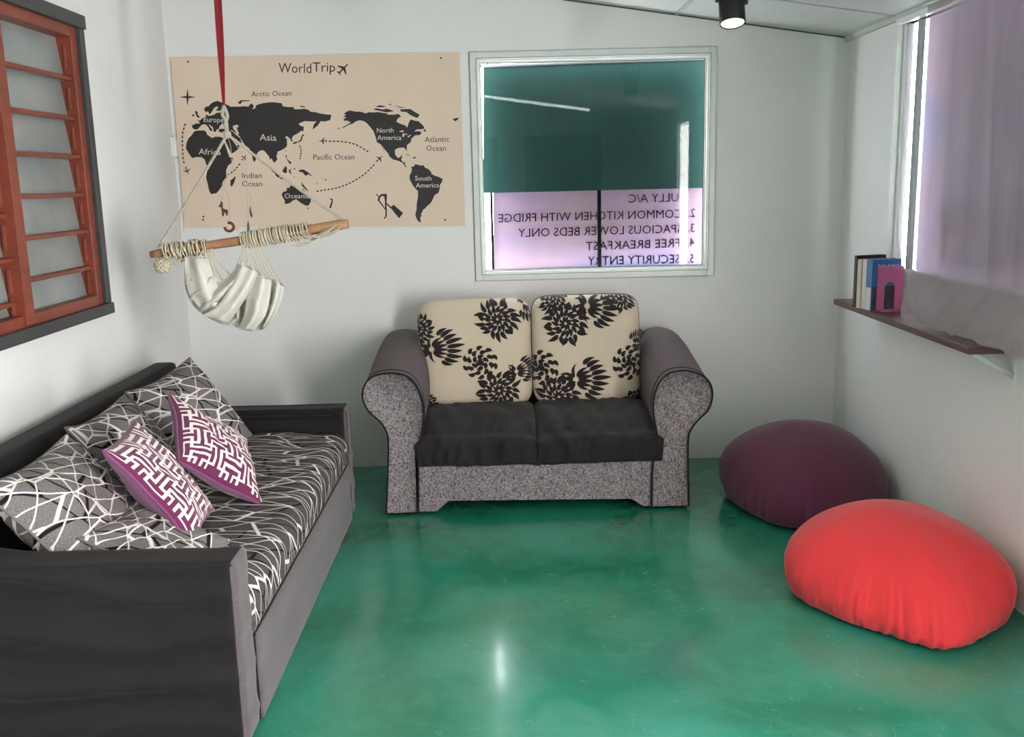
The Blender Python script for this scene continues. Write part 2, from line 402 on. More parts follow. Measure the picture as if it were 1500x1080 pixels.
tube('hem_bar', [aty(719, 400, YO-.015), aty(800, 396.5, YO-.012), aty(1036, 389.5, YO-.015)], .008, M['matt'], bn, 8)
po = tube('black_pole', [Vector((aty(878, 340, YO-.022).x, YO-.022, 0)), Vector((aty(878, 340, YO-.022).x, YO-.022, 2.9))], .0105, M['matt'], None, 8); tag(po, 'thin black upright pole in front of the pink banner', 'pole')
po = tube('black_pole', [Vector((aty(721, 340, YO-.022).x, YO-.022, 0)), Vector((aty(721, 340, YO-.022).x, YO-.022, 2.9))], .007, M['matt'], None, 8); tag(po, 'thin black upright pole beside the bright edge of the banner', 'pole')
# text
def text2d(body, shear=0.0):
    cu = bpy.data.curves.new('t', 'FONT'); cu.body = body; cu.size = 1; cu.resolution_u = 2; cu.shear = shear
    ob = bpy.data.objects.new('t', cu); me = bpy.data.meshes.new_from_object(ob)
    v = [(p.co.x, p.co.y) for p in me.vertices]; f = [tuple(p.vertices) for p in me.polygons]
    bpy.data.objects.remove(ob); bpy.data.curves.remove(cu); bpy.data.meshes.remove(me)
    return v, f
def lettering(body, x0, x1, yb0, yb1, cap, P, mat, parent, mirror=False, shear=0.0, bold=0):
    v, f = text2d(body, shear); mn = min(p[0] for p in v); mxx = max(p[0] for p in v)
    out = []
    for x, y in v:
        t = (x-mn)/(mxx-mn); t2 = 1-t if mirror else t
        px = x0+(x1-x0)*t2; yb = yb0+(yb1-yb0)*t2
        out.append(P(px, yb - y/.70*cap))
    o = from_py('lettering', out, f if not mirror else [q[::-1] for q in f], mat, parent)
    o['label'] = 'lettering reading ' + body; o['kind'] = 'stuff'
    return o
PB = lambda x, y: aty(x, y, YO-.004)
for body, x0, x1, y0, y1 in (('FULLY A/C', 921, 1002, 297, 295), ('COMMON KITCHEN WITH FRIDGE', 730, 999, 326, 319), ('SPACIOUS LOWER BEDS ONLY', 759, 999, 347.5, 341),
        ('FREE BREAKFAST', 858, 996, 367, 362), ('SECURITY ENTRY', 861, 996, 388.5, 385.5), ('2.', 1010, 1018, 318, 318), ('3.', 1009, 1017, 340, 340), ('4.', 1008, 1017, 361, 361), ('5.', 1008, 1016, 385, 385)):
    lettering(body, x0, x1, y0, y1, 12.5, PB, M['bannerink'], bn, True, -.0)

# ------------------------------------------------------------------ right window (window_2), reveal bead, outside banner
w2 = struct(empty('window_2', (XR, RY1, RZ0)))
box('jamb_bead', (XR-.028, RY1+.035, RZ0-.155), (XR, RY1+.060, CZ(XR)-.022), M['white'], w2, .004)
box('head_rail', (XR-.03, RY0, RZ1), (XR+.04, RY1+.03, RZ1+.025), M['white'], w2, .003)
box('outer_stile', (XR+.004, RY1-.008, RZ0), (XR+.03, RY1, RZ1), M['alu'], w2, .002)
box('sliding_stile', (XR+.004, RY1-.150, RZ0+.02), (XR+.022, RY1-.106, RZ1), M['greyalu'], w2, .003)
box('sill_rail', (XR+.002, RY0, RZ0), (XR+.04, RY1, RZ0+.02), M['alu'], w2, .002)
box('glass_pane', (XR+.012, RY0, RZ0+.02), (XR+.015, RY1-.150, RZ1), M['glass'], w2)
XO = XR+.16
b2 = empty('hostel_banner', (XO, 3.9, .9)); tag(b2, 'pink and lilac backlit banner seen through the sheer curtain of the right window', 'banner')
box('banner_sheet', (XO, 2.3, .75), (XO+.003, 4.62, 2.75), M['banner2'], b2)
def PX(x, y): p = atx(x, y, XO-.004); return p
for body, y0, cap in (('COMMON KITCHEN', 322, 15), ('SPACIOUS LOWER', 347, 15), ('FREE BREAKFAST', 375, 15), ('SECURITY ENTRY', 402, 15)):
    v, f = text2d(body); mx_ = max(p[0] for p in v); z0 = atx(1480, y0, XO).z
    out = [Vector((XO-.004, 4.38-(1-x/mx_)*1.5, z0+y*.10)) for x, y in v]
    o = from_py('lettering', out, [q for q in f], M['bannerink'], b2); o['kind'] = 'stuff'; o['label'] = 'lettering reading '+body

# ------------------------------------------------------------------ left louvre window (window_3)
w3 = struct(empty('window_3', (XL, 3.44, LZ0)))
def yframe(name, y0, y1, z0, z1, wy, wz, x0, x1, mat, bev=.004):
    bm = bmesh.new()
    bx(bm, (x0, y0, z0), (x1, y0+wy, z1), bev); bx(bm, (x0, y1-wy, z0), (x1, y1, z1), bev)
    bx(bm, (x0, y0+wy, z0), (x1, y1-wy, z0+wz), bev); bx(bm, (x0, y0+wy, z1-wz), (x1, y1-wy, z1), bev)
    return from_bm(name, bm, mat, w3)
box('trim_board', (XL-.002, LY1-.005, 1.08), (XL+.035, LY1+.040, 2.19), M['trim'], w3, .003)
box('trim_board', (XL-.002, 2.70, 1.032), (XL+.040, LY1+.052, 1.078), M['trim'], w3, .003)
box('trim_board', (XL-.002, 2.70, 2.192), (XL+.040, LY1+.052, 2.245), M['trim'], w3, .003)
yframe('timber_frame', LY0, LY1-.004, LZ0, LZ1-.01, .050, .045, XL-.07, XL+.018, M['redwood'])
box('mullion', (XL-.07, 3.405, LZ0+.01), (XL+.032, 3.465, LZ1-.02), M['redwood'], w3, .004)
zr = [1.990, 1.835, 1.684, 1.533, 1.385, 1.235]
zl = [1.930, 1.775, 1.620, 1.470, 1.318, 1.165]
for (y0, y1, zz) in ((3.465, LY1-.052, zr), (LY0+.05, 3.405, zl)):
    for z in zz: box('louvre_bar', (XL-.035, y0-.004, z-.008), (XL+.004, y1+.004, z+.008), M['redwood'], w3, .003)
    ed = [LZ1-.05]+zz+[LZ0+.04]
    for k in range(len(ed)-1):
        bm = bmesh.new(); a, b = ed[k]+.012, ed[k+1]-.010
        v = [bm.verts.new(p) for p in ((XL-.050, y0, a), (XL-.050, y1, a), (XL-.030, y1, b), (XL-.030, y0, b), (XL-.046, y0, a), (XL-.046, y1, a), (XL-.026, y1, b), (XL-.026, y0, b))]
        for q in ((0, 1, 2, 3), (7, 6, 5, 4), (0, 4, 5, 1), (1, 5, 6, 2), (2, 6, 7, 3), (3, 7, 4, 0)): bm.faces.new([v[i] for i in q])
        from_bm('louvre_pane', bm, M['frost'], w3)
    box('clip_strip', (XL-.068, y1-.055, LZ0+.045), (XL-.058, y1, LZ1-.055), M['redwood'], w3, .003)
    for k in range(len(ed)-1):
        z = (ed[k]+ed[k+1])/2; box('louvre_clip', (XL-.020, y1-.010, z-.045), (XL-.006, y1+.004, z+.045), M['redwood'], w3, .003)
box('rear_cover', (XL-.10, LY0, LZ0), (XL-.095, LY1, LZ1), M['wall'], w3)

# ------------------------------------------------------------------ rear of the room (seen only in the window glass)
d1 = struct(box('door_1', (.30, YR-.005, 0), (1.30, YR+.02, 2.12), M['dark'], None, .006))
d2 = struct(box('door_2', (-.75, YR-.005, 0), (-.05, YR+.02, 2.12), M['dark'], None, .006))

# ------------------------------------------------------------------ ceiling spot lamps on a track and the tube lamp
YS = 3.80
sl = math.atan(-.149)
def slope_pt(X, Y, d): return Vector((X, Y, CZ(X)-d))
tr = empty('lamp_track', slope_pt(.45, YS, 0)); tag(tr, 'black lamp track fixed along the sloping ceiling above the spot lamps', 'track')
slab('track_rail', -.45, 1.25, YS-.017, YS+.017, -.022, -.001, M['black'], tr)
def spot(px, base):
    PV = Matrix.Translation((base[0], base[1], base[2]+.08)); TLT = PV @ Matrix.Rotation(math.radians(-17), 4, 'X') @ PV.inverted()
    e = empty('spot_lamp', base); zc = CZ(base[0])-.022; x, y, zb = base
    n = 28; bm = bmesh.new(); R = .0475; top = zb+.135
    prof = [(.040, zb+.012), (.0455, zb), (R, zb+.003), (R, top-.004), (R-.004, top), (.012, top)]
    rings = [[bm.verts.new((x+r*math.cos(2*PI*k/n), y+r*math.sin(2*PI*k/n), z)) for k in range(n)] for r, z in prof]
    for i in range(len(rings)-1):
        for k in range(n): bm.faces.new((rings[i][k], rings[i][(k+1) % n], rings[i+1][(k+1) % n], rings[i+1][k]))
    bm.faces.new(rings[-1]); bm.transform(TLT)
    from_bm('lamp_housing', bm, M['black'], e, True)
    bm = bmesh.new(); bmesh.ops.create_circle(bm, cap_ends=True, segments=28, radius=.042, matrix=Matrix.Translation((x, y, zb+.004)))
    for f in bm.faces: f.normal_flip()
    bm.transform(TLT)
    from_bm('lamp_lens', bm, M['lampglow'], e)
    box('yoke_arm', (x-.060, y-.010, zb+.085), (x-.047, y+.010, zc), M['black'], e, .002)
    box('yoke_arm', (x+.047, y-.010, zb+.075), (x+.060, y+.010, zc), M['black'], e, .002)
    box('track_adapter', (x-.07, y-.015, zc-.030), (x+.07, y+.015, zc-.0), M['black'], e, .003)
    l = bpy.data.lights.new('spot_beam', 'SPOT'); l.energy = 9; l.color = (1, .78, .52); l.spot_size = 1.5; l.spot_blend = .8; l.shadow_soft_size = .04
    lo = bpy.data.objects.new('spot_beam', l); C.objects.link(lo); lo.location = (x, y, zb-.004); lo.parent = e; lo.matrix_parent_inverse = parent_inv(e)
    return e
p = aty(1071, 38, YS); s1 = spot(None, (p.x, YS, p.z)); tag(s1, 'black cylinder spot lamp glowing warm above the right end of the back window', 'lamp', 'spot lamps on the track')
X2 = .03; s2 = spot(None, (X2, YS, p.z+.149*(p.x-X2))); tag(s2, 'black cylinder spot lamp mirrored in the left part of the window glass', 'lamp', 'spot lamps on the track')
tl = empty('tube_lamp', slope_pt(.38, -.6, .05)); tag(tl, 'long white tube lamp on the ceiling, mirrored as a bright slanted line in the window', 'lamp')
a, b = slope_pt(-.22, -.6, .06), slope_pt(.98, -.6, .06)
tube('glow_tube', [a, b], .016, M['tube'], tl, 12)
bmt = bmesh.new(); slab('lamp_batten', -.24, 1.0, -.625, -.575, -.042, -.001, M['white'], tl); bmt.free()

# ------------------------------------------------------------------ world map board
YM = YB-.012
mp = empty('world_map_board', aty(475, 205, YM)); tag(mp, 'cream canvas world map board lettered World Trip pinned on the back wall', 'map')
quad_thick('canvas_board', [aty(270.5, 333.5, YM), aty(681.5, 331, YM), aty(672.5, 76.5, YM), aty(249.5, 84.5, YM)], .011, M['board'], mp)
def PM(d): return lambda x, y: aty(x, y, YM-d)
def crop(x0, y0, s): return lambda p: (x0+p[0]/s, y0+p[1]/s)
cA, cB, cC, cD, cE, cF, cT = crop(250, 120, 7.714), crop(320, 120, 8), crop(380, 180, 8.307), crop(490, 130, 7.895), crop(540, 220, 9), crop(260, 240, 9.82), crop(390, 80, 10.714)
def L(s): v = [float(q) for q in s.split()]; return list(zip(v[0::2], v[1::2]))
def prints(name, polys, mat, d=.0008, label=None):
    bm = bmesh.new(); P = PM(d)
    for poly in polys:
        vs = [bm.verts.new(P(x, y)) for x, y in poly]
        f = bm.faces.new(vs); f.normal_update()
        if f.normal.y > 0: f.normal_flip()
    bmesh.ops.triangulate(bm, faces=bm.faces[:])
    o = from_bm(name, bm, mat, mp)
    if label: o['label'] = label
    if len(polys) > 3: o['kind'] = 'stuff'
    return o
def tr_(c, s): return [c(p) for p in L(s)]
europe = [tr_(cA, '245 490 285 470 330 470 310 430 290 435 325 440 355 415 375 400 400 385 400 365 430 385 480 375 520 350 570 345 610 340 680 330 680 520 640 500 610 480 580 470 555 500 545 530 520 540 505 570 485 560 480 520 450 490 430 480 455 520 475 545 460 560 440 545 425 510 395 480 370 480 345 490 320 520 300 540 260 535 240 510'),
    tr_(cA, '540 540 570 525 620 530 650 500 690 520 680 570 600 560 570 575 545 560'),
    tr_(cA, '380 300 400 280 430 275 455 245 490 225 530 215 570 230 600 240 640 260 680 280 680 345 600 340 570 320 540 330 510 320 540 290 520 275 490 295 470 330 450 360 435 365 425 335 400 340 380 325')]
prints('continent_print', europe, M['ink'], .0008, 'black silhouette of Europe')
africa = tr_(cA, '265 560 300 550 380 548 405 570 410 595 440 615 470 635 500 620 550 620 590 630 600 660 620 720 660 800 690 850 705 860 690 915 650 945 625 1000') + tr_(cF, '700 60 700 90 705 190 650 260 640 320 600 380 560 425 480 435 455 390 435 290 410 200 425 110') + tr_(cA, '410 960 385 880 350 850 300 850 240 860 200 800 170 750 180 690 200 640 240 600')
prints('continent_print', [africa], M['ink'], .0008, 'black silhouette of Africa')
asia = tr_(cB, '110 300 165 290 240 290 310 285 350 290 375 255 400 260 420 300 450 270 480 260 520 250 600 238 660 240 740 250 755 285 820 295 880 295 890 320 950 320 1010 315 1060 330 1080 350 1140 355 1190 370 1250 380 1320 385 1320 410 1305 450 1240 465 1200 460 1165 510 1105 560 1115 500 1150 460 1110 465 1010 460 940 490 960 515 1000 525 995 585 975 570 930 605 880 630 860 660 870 700 850 695 840 660 800 680 805 740 790 770 740 800 690 820 680 860 690 910 655 950 640 930 620 895 605 915 590 870 570 850 550 820 520 800 480 810 450 840 445 890 425 940 405 920 385 830 360 780 310 740 270 680 250 640 200 600 150 560 110 520 80 430 80 330')
arabia = tr_(cA, '600 660 640 560 700 560 740 600 790 640 800 690 775 715 775 745 740 780 700 805 670 815 650 770 620 700')
prints('continent_print', [asia, arabia], M['ink'], .0007, 'black silhouette of Asia')
prints('continent_print', [tr_(cC, '270 870 290 840 330 830 335 790 370 790 375 760 405 770 415 745 440 755 450 790 490 820 530 800 560 840 600 870 630 910 625 960 600 1005 570 1010 530 990 490 965 450 930 400 950 375 975 320 990 305 975 310 950 280 900')], M['ink'], .0008, 'black silhouette of Oceania')
prints('continent_print', [tr_(cD, '100 320 135 305 110 290 140 265 180 250 240 265 300 265 360 285 400 270 440 275 500 270 600 285 620 300 700 300 740 290 770 320 730 345 715 380 760 405 820 425 840 450 850 420 865 380 880 355 930 370 970 375 1020 420 1045 460 1000 470 950 470 920 495 960 490 1010 500 990 535 930 540 890 580 880 620 840 650 835 690 840 725 820 700 800 680 740 685 700 705 700 760 730 800 760 795 770 770 785 780 770 820 790 850 815 850 815 880 840 910 820 905 790 860 740 835 680 820 640 790 620 750 570 690 530 640 490 620 475 560 450 490 410 440 375 400 340 375 290 365 240 380 220 400 160 420 90 460 95 445 190 390 150 370 110 370 105 350 140 335')], M['ink'], .0008, 'black silhouette of North America')
prints('continent_print', [tr_(cE, '560 220 595 215 610 185 640 190 690 205 715 195 750 235 790 250 825 290 830 315 880 340 930 355 975 380 970 415 940 460 935 520 920 565 870 590 850 640 825 690 800 715 770 740 745 770 720 785 705 820 690 850 700 865 680 890 685 935 705 945 680 952 650 935 625 890 615 850 630 790 635 700 650 620 650 540 610 500 580 460 540 380 540 330 565 290 570 250')], M['ink'], .0008, 'black silhouette of South America')
isl = [tr_(cA, s) for s in ('275 340 290 325 310 350 300 365 320 385 335 400 305 405 285 375', '240 385 255 362 270 375 260 395')]
isl += [tr_(cB, s) for s in ('225 245 260 215 365 215 365 225 280 230 255 262', '955 278 1020 290 1010 302 960 292', '870 720 890 705 930 700 960 680 970 640 985 615 1010 625 985 640 980 680 960 700 920 715 885 732')]
isl += [tr_(cC, s) for s in ('315 400 335 395 330 430 360 460 395 485 375 505 355 480 325 430', '315 335 330 330 325 350', '205 370 228 365 220 390', '280 585 300 550 315 525 335 545 335 600 320 615 285 600', '355 575 395 560 390 570 375 580 395 625 365 610',
    '135 568 165 575 215 610 240 640 245 665 285 668 335 675 330 685 265 685 205 650 185 615 150 585', '470 590 500 568 540 570 590 600 635 640 630 650 595 625 570 645 545 630 530 605', '420 550 435 550 432 572 422 570', '415 660 430 650 425 675', '510 720 555 780 600 830 570 820 520 770', '575 1035 605 1030 590 1052', '850 915 895 930 890 980 870 1040 850 1035 865 985 880 950', '795 690 812 680 815 695 800 702', '692 738 715 738 705 750', '945 62 980 62 965 75')]
isl += [tr_(cD, s) for s in ('540 660 560 700 595 755 570 720', '450 240 480 225 560 240 600 230 640 240 690 260 600 275 540 260 490 250', '470 210 520 190 600 205 560 215', '615 180 660 175 650 190', '690 190 760 210 830 215 760 222', '755 240 830 235 880 235 930 270 985 300 960 340 920 325 870 300 830 270 770 265', '1025 490 1045 465 1065 500', '1365 350 1400 340 1435 335 1430 355 1395 378', '810 755 850 760 885 778 850 770', '900 800 930 785 945 800 920 808', '30 458 60 455 50 466')]
isl += [tr_(cF, '760 240 800 210 830 175 835 200 815 270 785 325 762 320')]
prints('island_print', isl, M['ink'], .0008, 'black island silhouettes')
sea = [tr_(cA, '600 665 615 660 695 832 692 852 665 852'), tr_(cA, '715 655 735 670 750 700 775 715 745 715 720 690'), tr_(cA, '550 505 575 480 605 490 620 510 600 530 565 530'),
    tr_(cB, '165 520 215 500 240 520 215 540 225 575 240 600 235 620 215 610 195 575 175 550'), tr_(cB, '780 650 800 635 830 655 815 675 800 670'), tr_(cB, '395 310 430 285 440 300 405 320'),
    tr_(cD, '745 495 790 480 805 500 770 500'), tr_(cD, '790 515 815 520 800 560 785 555'), tr_(cD, '820 520 845 525 830 540'), tr_(cD, '840 555 880 532 885 540 855 562'), tr_(cD, '925 490 970 470 960 482')]
prints('inland_sea_print', sea, M['boardink'], .0016, 'cream inland seas and lakes')
def rot(pts, cx, cy, s, a): return [(cx+s*(x*math.cos(a)-y*math.sin(a)), cy+s*(x*math.sin(a)+y*math.cos(a))) for x, y in pts]
PLANE = [(1, 0), (.85, .09), (.35, .10), (-.15, .85), (-.32, .85), (-.08, .12), (-.62, .09), (-.85, .36), (-.97, .36), (-.86, 0), (-.97, -.36), (-.85, -.36), (-.62, -.09), (-.08, -.12), (-.32, -.85), (-.15, -.85), (.35, -.10), (.85, -.09)]
for c, p, s, a in ((cA, (185, 1005), 6.0, 70), (cA, (830, 855), 5.2, -50), (cB, (1225, 693), 6.0, 180), (cD, (520, 810), 6.2, -42), (cT, (1205, 225), 10.2, -45)):
    x, y = c(p); prints('airplane_print', [rot(PLANE, x, y, s, math.radians(a))], M['ink'])
x, y = cA((190, 172)); prints('compass_print', [[(x+r*math.cos(k*PI/4), y+r*math.sin(k*PI/4)) for k, r in enumerate([12, 2.4, 13, 2.4, 12, 2.4, 12.5, 2.4])]], M['ink'])
def dashes(pts, n):
    cu = catmull([(q[0], q[1], 0) for q in pts], 24); seg = [0]
    for i in range(1, len(cu)): seg.append(seg[-1]+(cu[i]-cu[i-1]).length)
    out = []
    for k in range(n):
        ends = []
        for t in ((k+.12)/n, (k+.72)/n):
            d = t*seg[-1]; i = max(1, next((j for j in range(1, len(seg)) if seg[j] >= d), len(seg)-1))
            ends.append(cu[i-1].lerp(cu[i], (d-seg[i-1])/max(1e-6, seg[i]-seg[i-1])))
        a, b = ends; t = (b-a).normalized(); nn = Vector((-t.y, t.x, 0))*.95
        out.append([(q.x, q.y) for q in (a+nn, b+nn, b-nn, a-nn)])
    return prints('dashed_route_print', out, M['ink'])
dashes([cA(p) for p in ((170, 465), (137, 570), (133, 690), (140, 860), (157, 935))], 10)
dashes([cA(p) for p in ((640, 1055), (720, 1000), (790, 915))], 5)
dashes([(481, 207), (500, 207.5), (520, 211.5), (541, 223.5)], 11)
dashes([(463, 280.5), (500, 273.5), (530, 258), (549.5, 240)], 18)
dashes([(438.4, 212.5), (441, 219), (440.6, 227), (439, 234)], 6)
strap = tr_(cE, '160 580 240 575 240 640 235 720 240 780 240 870 215 905 195 900 220 870 220 790 165 720 120 665 120 640 145 600')
prints('suitcase_print', [strap, tr_(cE, '285 755 330 720 455 830 400 900'), tr_(cE, '85 575 105 578 300 752 285 765')], M['ink'])
prints('suitcase_gap_print', [tr_(cE, '170 605 205 610 215 680 215 765 185 720 142 660 155 625')], M['boardink'], .0014)
for body, x0, x1, y0, y1, cap, mt in (('World', 408, 456, 106.5, 107, 14.5, 0), ('Trip', 458, 491, 105, 105, 14, 0), ('Arctic Ocean', 368, 427, 141.5, 140, 7.6, 0), ('Europe', 298.5, 327, 178.5, 179.5, 7.4, 1),
        ('Africa', 291, 323.5, 226, 227, 8.4, 1), ('Asia', 380.5, 405, 205.5, 206.5, 9.4, 1), ('Indian', 355, 383.5, 261, 261, 8, 0), ('Ocean', 354.5, 384, 273, 273, 8, 0), ('Pacific Ocean', 459, 519, 234, 233.5, 8, 0),
        ('North', 552, 576.5, 194.5, 194, 7, 1), ('America', 552.5, 588, 205, 205, 7, 1), ('Atlantic', 622, 658, 208.5, 207.5, 8, 0), ('Ocean', 624.5, 653, 221, 221, 8, 0), ('South', 608, 632, 264.5, 264.5, 6.8, 1),
        ('America', 609, 643, 275, 274.5, 6.8, 1), ('Oceania', 417, 453, 290.5, 290.5, 7, 1)):
    lettering(body, x0, x1, y0, y1, cap, PM(.0020 if mt else .0008), M['inkwhite'] if mt else M['ink'], mp)
for x, y in ((275.5, 90.5), (646, 85), (298, 317.5), (297.5, 322), (652, 322)):
    bm = bmesh.new(); bmesh.ops.create_uvsphere(bm, u_segments=10, v_segments=6, radius=.0052, matrix=Matrix.Translation(aty(x, y, YM))); from_bm('pin', bm, M['charm'], mp, True)
# metal clip at the map's left edge
ck = empty('wall_hook', aty(253, 214, YB)); tag(ck, 'small steel and white wall hook beside the left edge of the map', 'hook')
a = aty(244, 199, YB); b = aty(262, 229, YB)
box('hook_plate', (a.x+.002, YB-.012, b.z), (a.x+.035, YB, a.z), M['greyalu'], ck, .002)
box('hook_tab', (a.x+.030, YB-.045, b.z-.004), (b.x+.004, YB-.008, a.z-.008), M['white'], ck, .003)
ck = empty('wall_clip', aty(1041, 590, YB-.02)); tag(ck, 'tiny white cable clip on the back wall beside the loveseat arm', 'clip')
a = aty(1040, 590, YB-.02); box('clip_body', (a.x-.012, YB-.03, a.z-.02), (a.x+.022, YB, a.z+.02), M['white'], ck, .004); box('clip_nail', (a.x-.004, YB-.036, a.z-.004), (a.x+.004, YB-.029, a.z+.004), M['metal'], ck, .001)

# ------------------------------------------------------------------ loveseat
LY = 4.385; LB = 5.17
ls = empty('loveseat', (.135, 4.8, 0)); tag(ls, 'two-seat sofa in grey tweed with rolled arms and cream floral back cushions', 'sofa')
PF = lambda x, y: aty(x, y, LY)
armL = [(566, 755), (568, 700), (569, 650), (566, 632), (556, 617), (541, 604), (532, 587), (532, 570), (541, 555), (558, 548), (578, 547), (598, 552), (612, 568), (620, 592), (621, 615), (617, 640), (613, 660), (613, 700), (613, 753)]
def arm(pxs, name):
    prof = [PF(x, y) for x, y in pxs]
    prof = [Vector((p.x, 0, max(.012, p.z))) for p in prof]
    ctr = sum((Vector((p.x, 0, 0)) for p in prof), Vector())/len(prof)
    smooth = [prof[0]] + catmull(prof[1:-1], 4) + [prof[-1]]
    steps = [(LY+.012, .97, 0), (LY, 1.0, 0), (LY+.010, 1.012, .002), (LY+.05, 1.0, .004), (LY+.25, .985, .040), (LY+.5, .97, .078), (LY+.68, .96, .09), (LB-.03, .95, .09)]
    V = []; N = len(smooth)
    for Yk, s, dz in steps:
        for p in smooth:
            k = max(0, (p.z-.28)/.36)
            V.append((ctr.x+(p.x-ctr.x)*s, Yk, p.z+dz*min(1, k)))
    Fc = []
    for i in range(len(steps)-1):
        for j in range(N): a, b = i*N+j, i*N+(j+1) % N; Fc.append((a, a+N, b+N, b))
    Fc.append(tuple(range(N))); Fc.append(tuple(range((len(steps)-1)*N, len(steps)*N))[::-1])
    bm = bmesh.new(); me = bpy.data.meshes.new(name); me.from_pydata(V, [], Fc); bm.from_mesh(me)
    bmesh.ops.recalc_face_normals(bm, faces=bm.faces[:])
    for f in bm.faces:
        f.material_index = 0 if f.calc_center_median().y < LY+.02 or f.calc_center_median().z < .30 else 1
        f.smooth = True
    bmesh.ops.triangulate(bm, faces=[f for f in bm.faces if len(f.verts) > 4])
    bm.to_mesh(me); bm.free()
    o = link(name, me, [M['tweed'], M['worn']], ls)
    pts = [(p.x, LY-.002, p.z) for p in smooth]
    tube('piping', pts, .0045, M['blackcloth'], o, 6)
    inner = [(ctr.x+(p.x-ctr.x)*.99, LY+.055, p.z+.004) for p in smooth[12:52]]
    tube('seam_piping', inner, .004, M['blackcloth'], o, 6)
    return o
arm(armL, 'arm')
armR = [(1009, 748), (1008, 700), (1008, 645), (1013, 628), (1024, 614), (1037, 601), (1043, 584), (1042, 567), (1033, 553), (1016, 545), (998, 543), (978, 548), (964, 564), (957, 588), (958, 612), (962, 636), (958, 660), (955, 700), (954, 746)]
arm(armR, 'arm')
# front rail with the raised arch
prof = [PF(x, y) for x, y in ((611, 753), (640, 752), (657, 735), (925, 732), (943, 746), (957, 746))]
top = PF(780, 660).z
bm = bmesh.new()
pts = [Vector((p.x, LY+.012, max(.015, p.z))) for p in prof] + [Vector((prof[-1].x, LY+.012, top)), Vector((prof[0].x, LY+.012, top))]
f = bm.faces.new([bm.verts.new(p) for p in pts]); r = bmesh.ops.extrude_face_region(bm, geom=[f])
for v in r['geom']:
    if isinstance(v, bmesh.types.BMVert): v.co.y += .05
bmesh.ops.recalc_face_normals(bm, faces=bm.faces[:]); from_bm('front_rail', bm, M['tweed'], ls)
box('seat_deck', (-.40, LY+.07, .09), (.67, LB-.02, .30), M['blackcloth'], ls, .01)
bk = box('back_panel', (-.46, LB-.10, .06), (.73, LB, .76), M['worn'], ls, .03, 4, True)
for x, y in ((-.54, LY+.06), (-.42, LY+.06), (.70, LY+.06), (.81, LY+.06), (-.5, LB-.1), (.76, LB-.1)):
    bm = bmesh.new(); bmesh.ops.create_cone(bm, cap_ends=True, segments=12, radius1=.016, radius2=.02, depth=.03, matrix=Matrix.Translation((x, y, .015))); from_bm('foot', bm, M['black'], ls)
# seat cushions under a black cover
def seat(x0, x1, seed, fl, fr):
    nx, ny = 44, 40; V = []; Fc = []
    y0, y1 = LY-.03, LY+.47
    for j in range(ny+1):
        for i in range(nx+1):
            u, v = i/nx, j/ny
            # v: 0..0.35 front drop, then the top going back
            if v < .35:
                t = v/.35; z = .245+.135*math.sin(t*PI/2); y = y0+.004+.016*(1-t)+.060*(t**5)
                drop = 1-t
            else:
                t = (v-.35)/.65; z = .38+.065*math.sin(t*PI*.55)+.015*math.sin(t*PI); y = y0+.064+(y1-y0-.064)*t; drop = 0
            x = x0+(x1-x0)*u
            e = min(u, 1-u)
            z -= .030*math.exp(-e*22)*(1 if v > .2 else .4)
            fold = nz(u*8+seed+v*3, v*2.2, seed)*.020 + nz(u*20-v*5, v*4, seed+5)*.013
            y -= fold*(1.3 if v < .42 else .2); z += fold*(.25 if v < .35 else .55)+nz(u*4, v*5, seed+9)*.010
            z += -.010*drop*math.sin(u*PI*1.0)+.012*drop*(u if fr else (1-u))
            x += ((x0+x1)/2-x)*(.10*drop**1.5)*(1 if ((fl and u < .5) or (fr and u > .5)) else 0)*abs(2*u-1)**2
            if fl and u < .10 and v < .5: x -= .022*(1-u/.10)*math.exp(-((v-.28)/.10)**2)
            if fr and u > .90 and v < .5: x += .030*((u-.9)/.1)*math.exp(-((v-.30)/.10)**2)
            V.append((x, y, z))
    for j in range(ny):
        for i in range(nx): a = j*(nx+1)+i; Fc.append((a, a+1, a+nx+2, a+nx+1))
    n0 = len(V)
    # underside skirt to close the cushion
    rim = [i for i in range(nx+1)]+[j*(nx+1)+nx for j in range(1, ny+1)]+[ny*(nx+1)+i for i in range(nx-1, -1, -1)]+[j*(nx+1) for j in range(ny-1, 0, -1)]
    for k in rim: x, y, z = V[k]; V.append((x*.98+.02*(x0+x1)/2, max(y, LY+.012), .235))
    for k in range(len(rim)): a, b = rim[k], rim[(k+1) % len(rim)]; Fc.append((b, a, n0+k, n0+(k+1) % len(rim)))
    Fc.append(tuple(n0+k for k in range(len(rim)))[::-1])
    return from_py('seat_cushion', V, Fc, M['seatcloth'], ls, True)
seat(-.425, .128, 1.0, True, False); seat(.130, .700, 7.0, False, True)
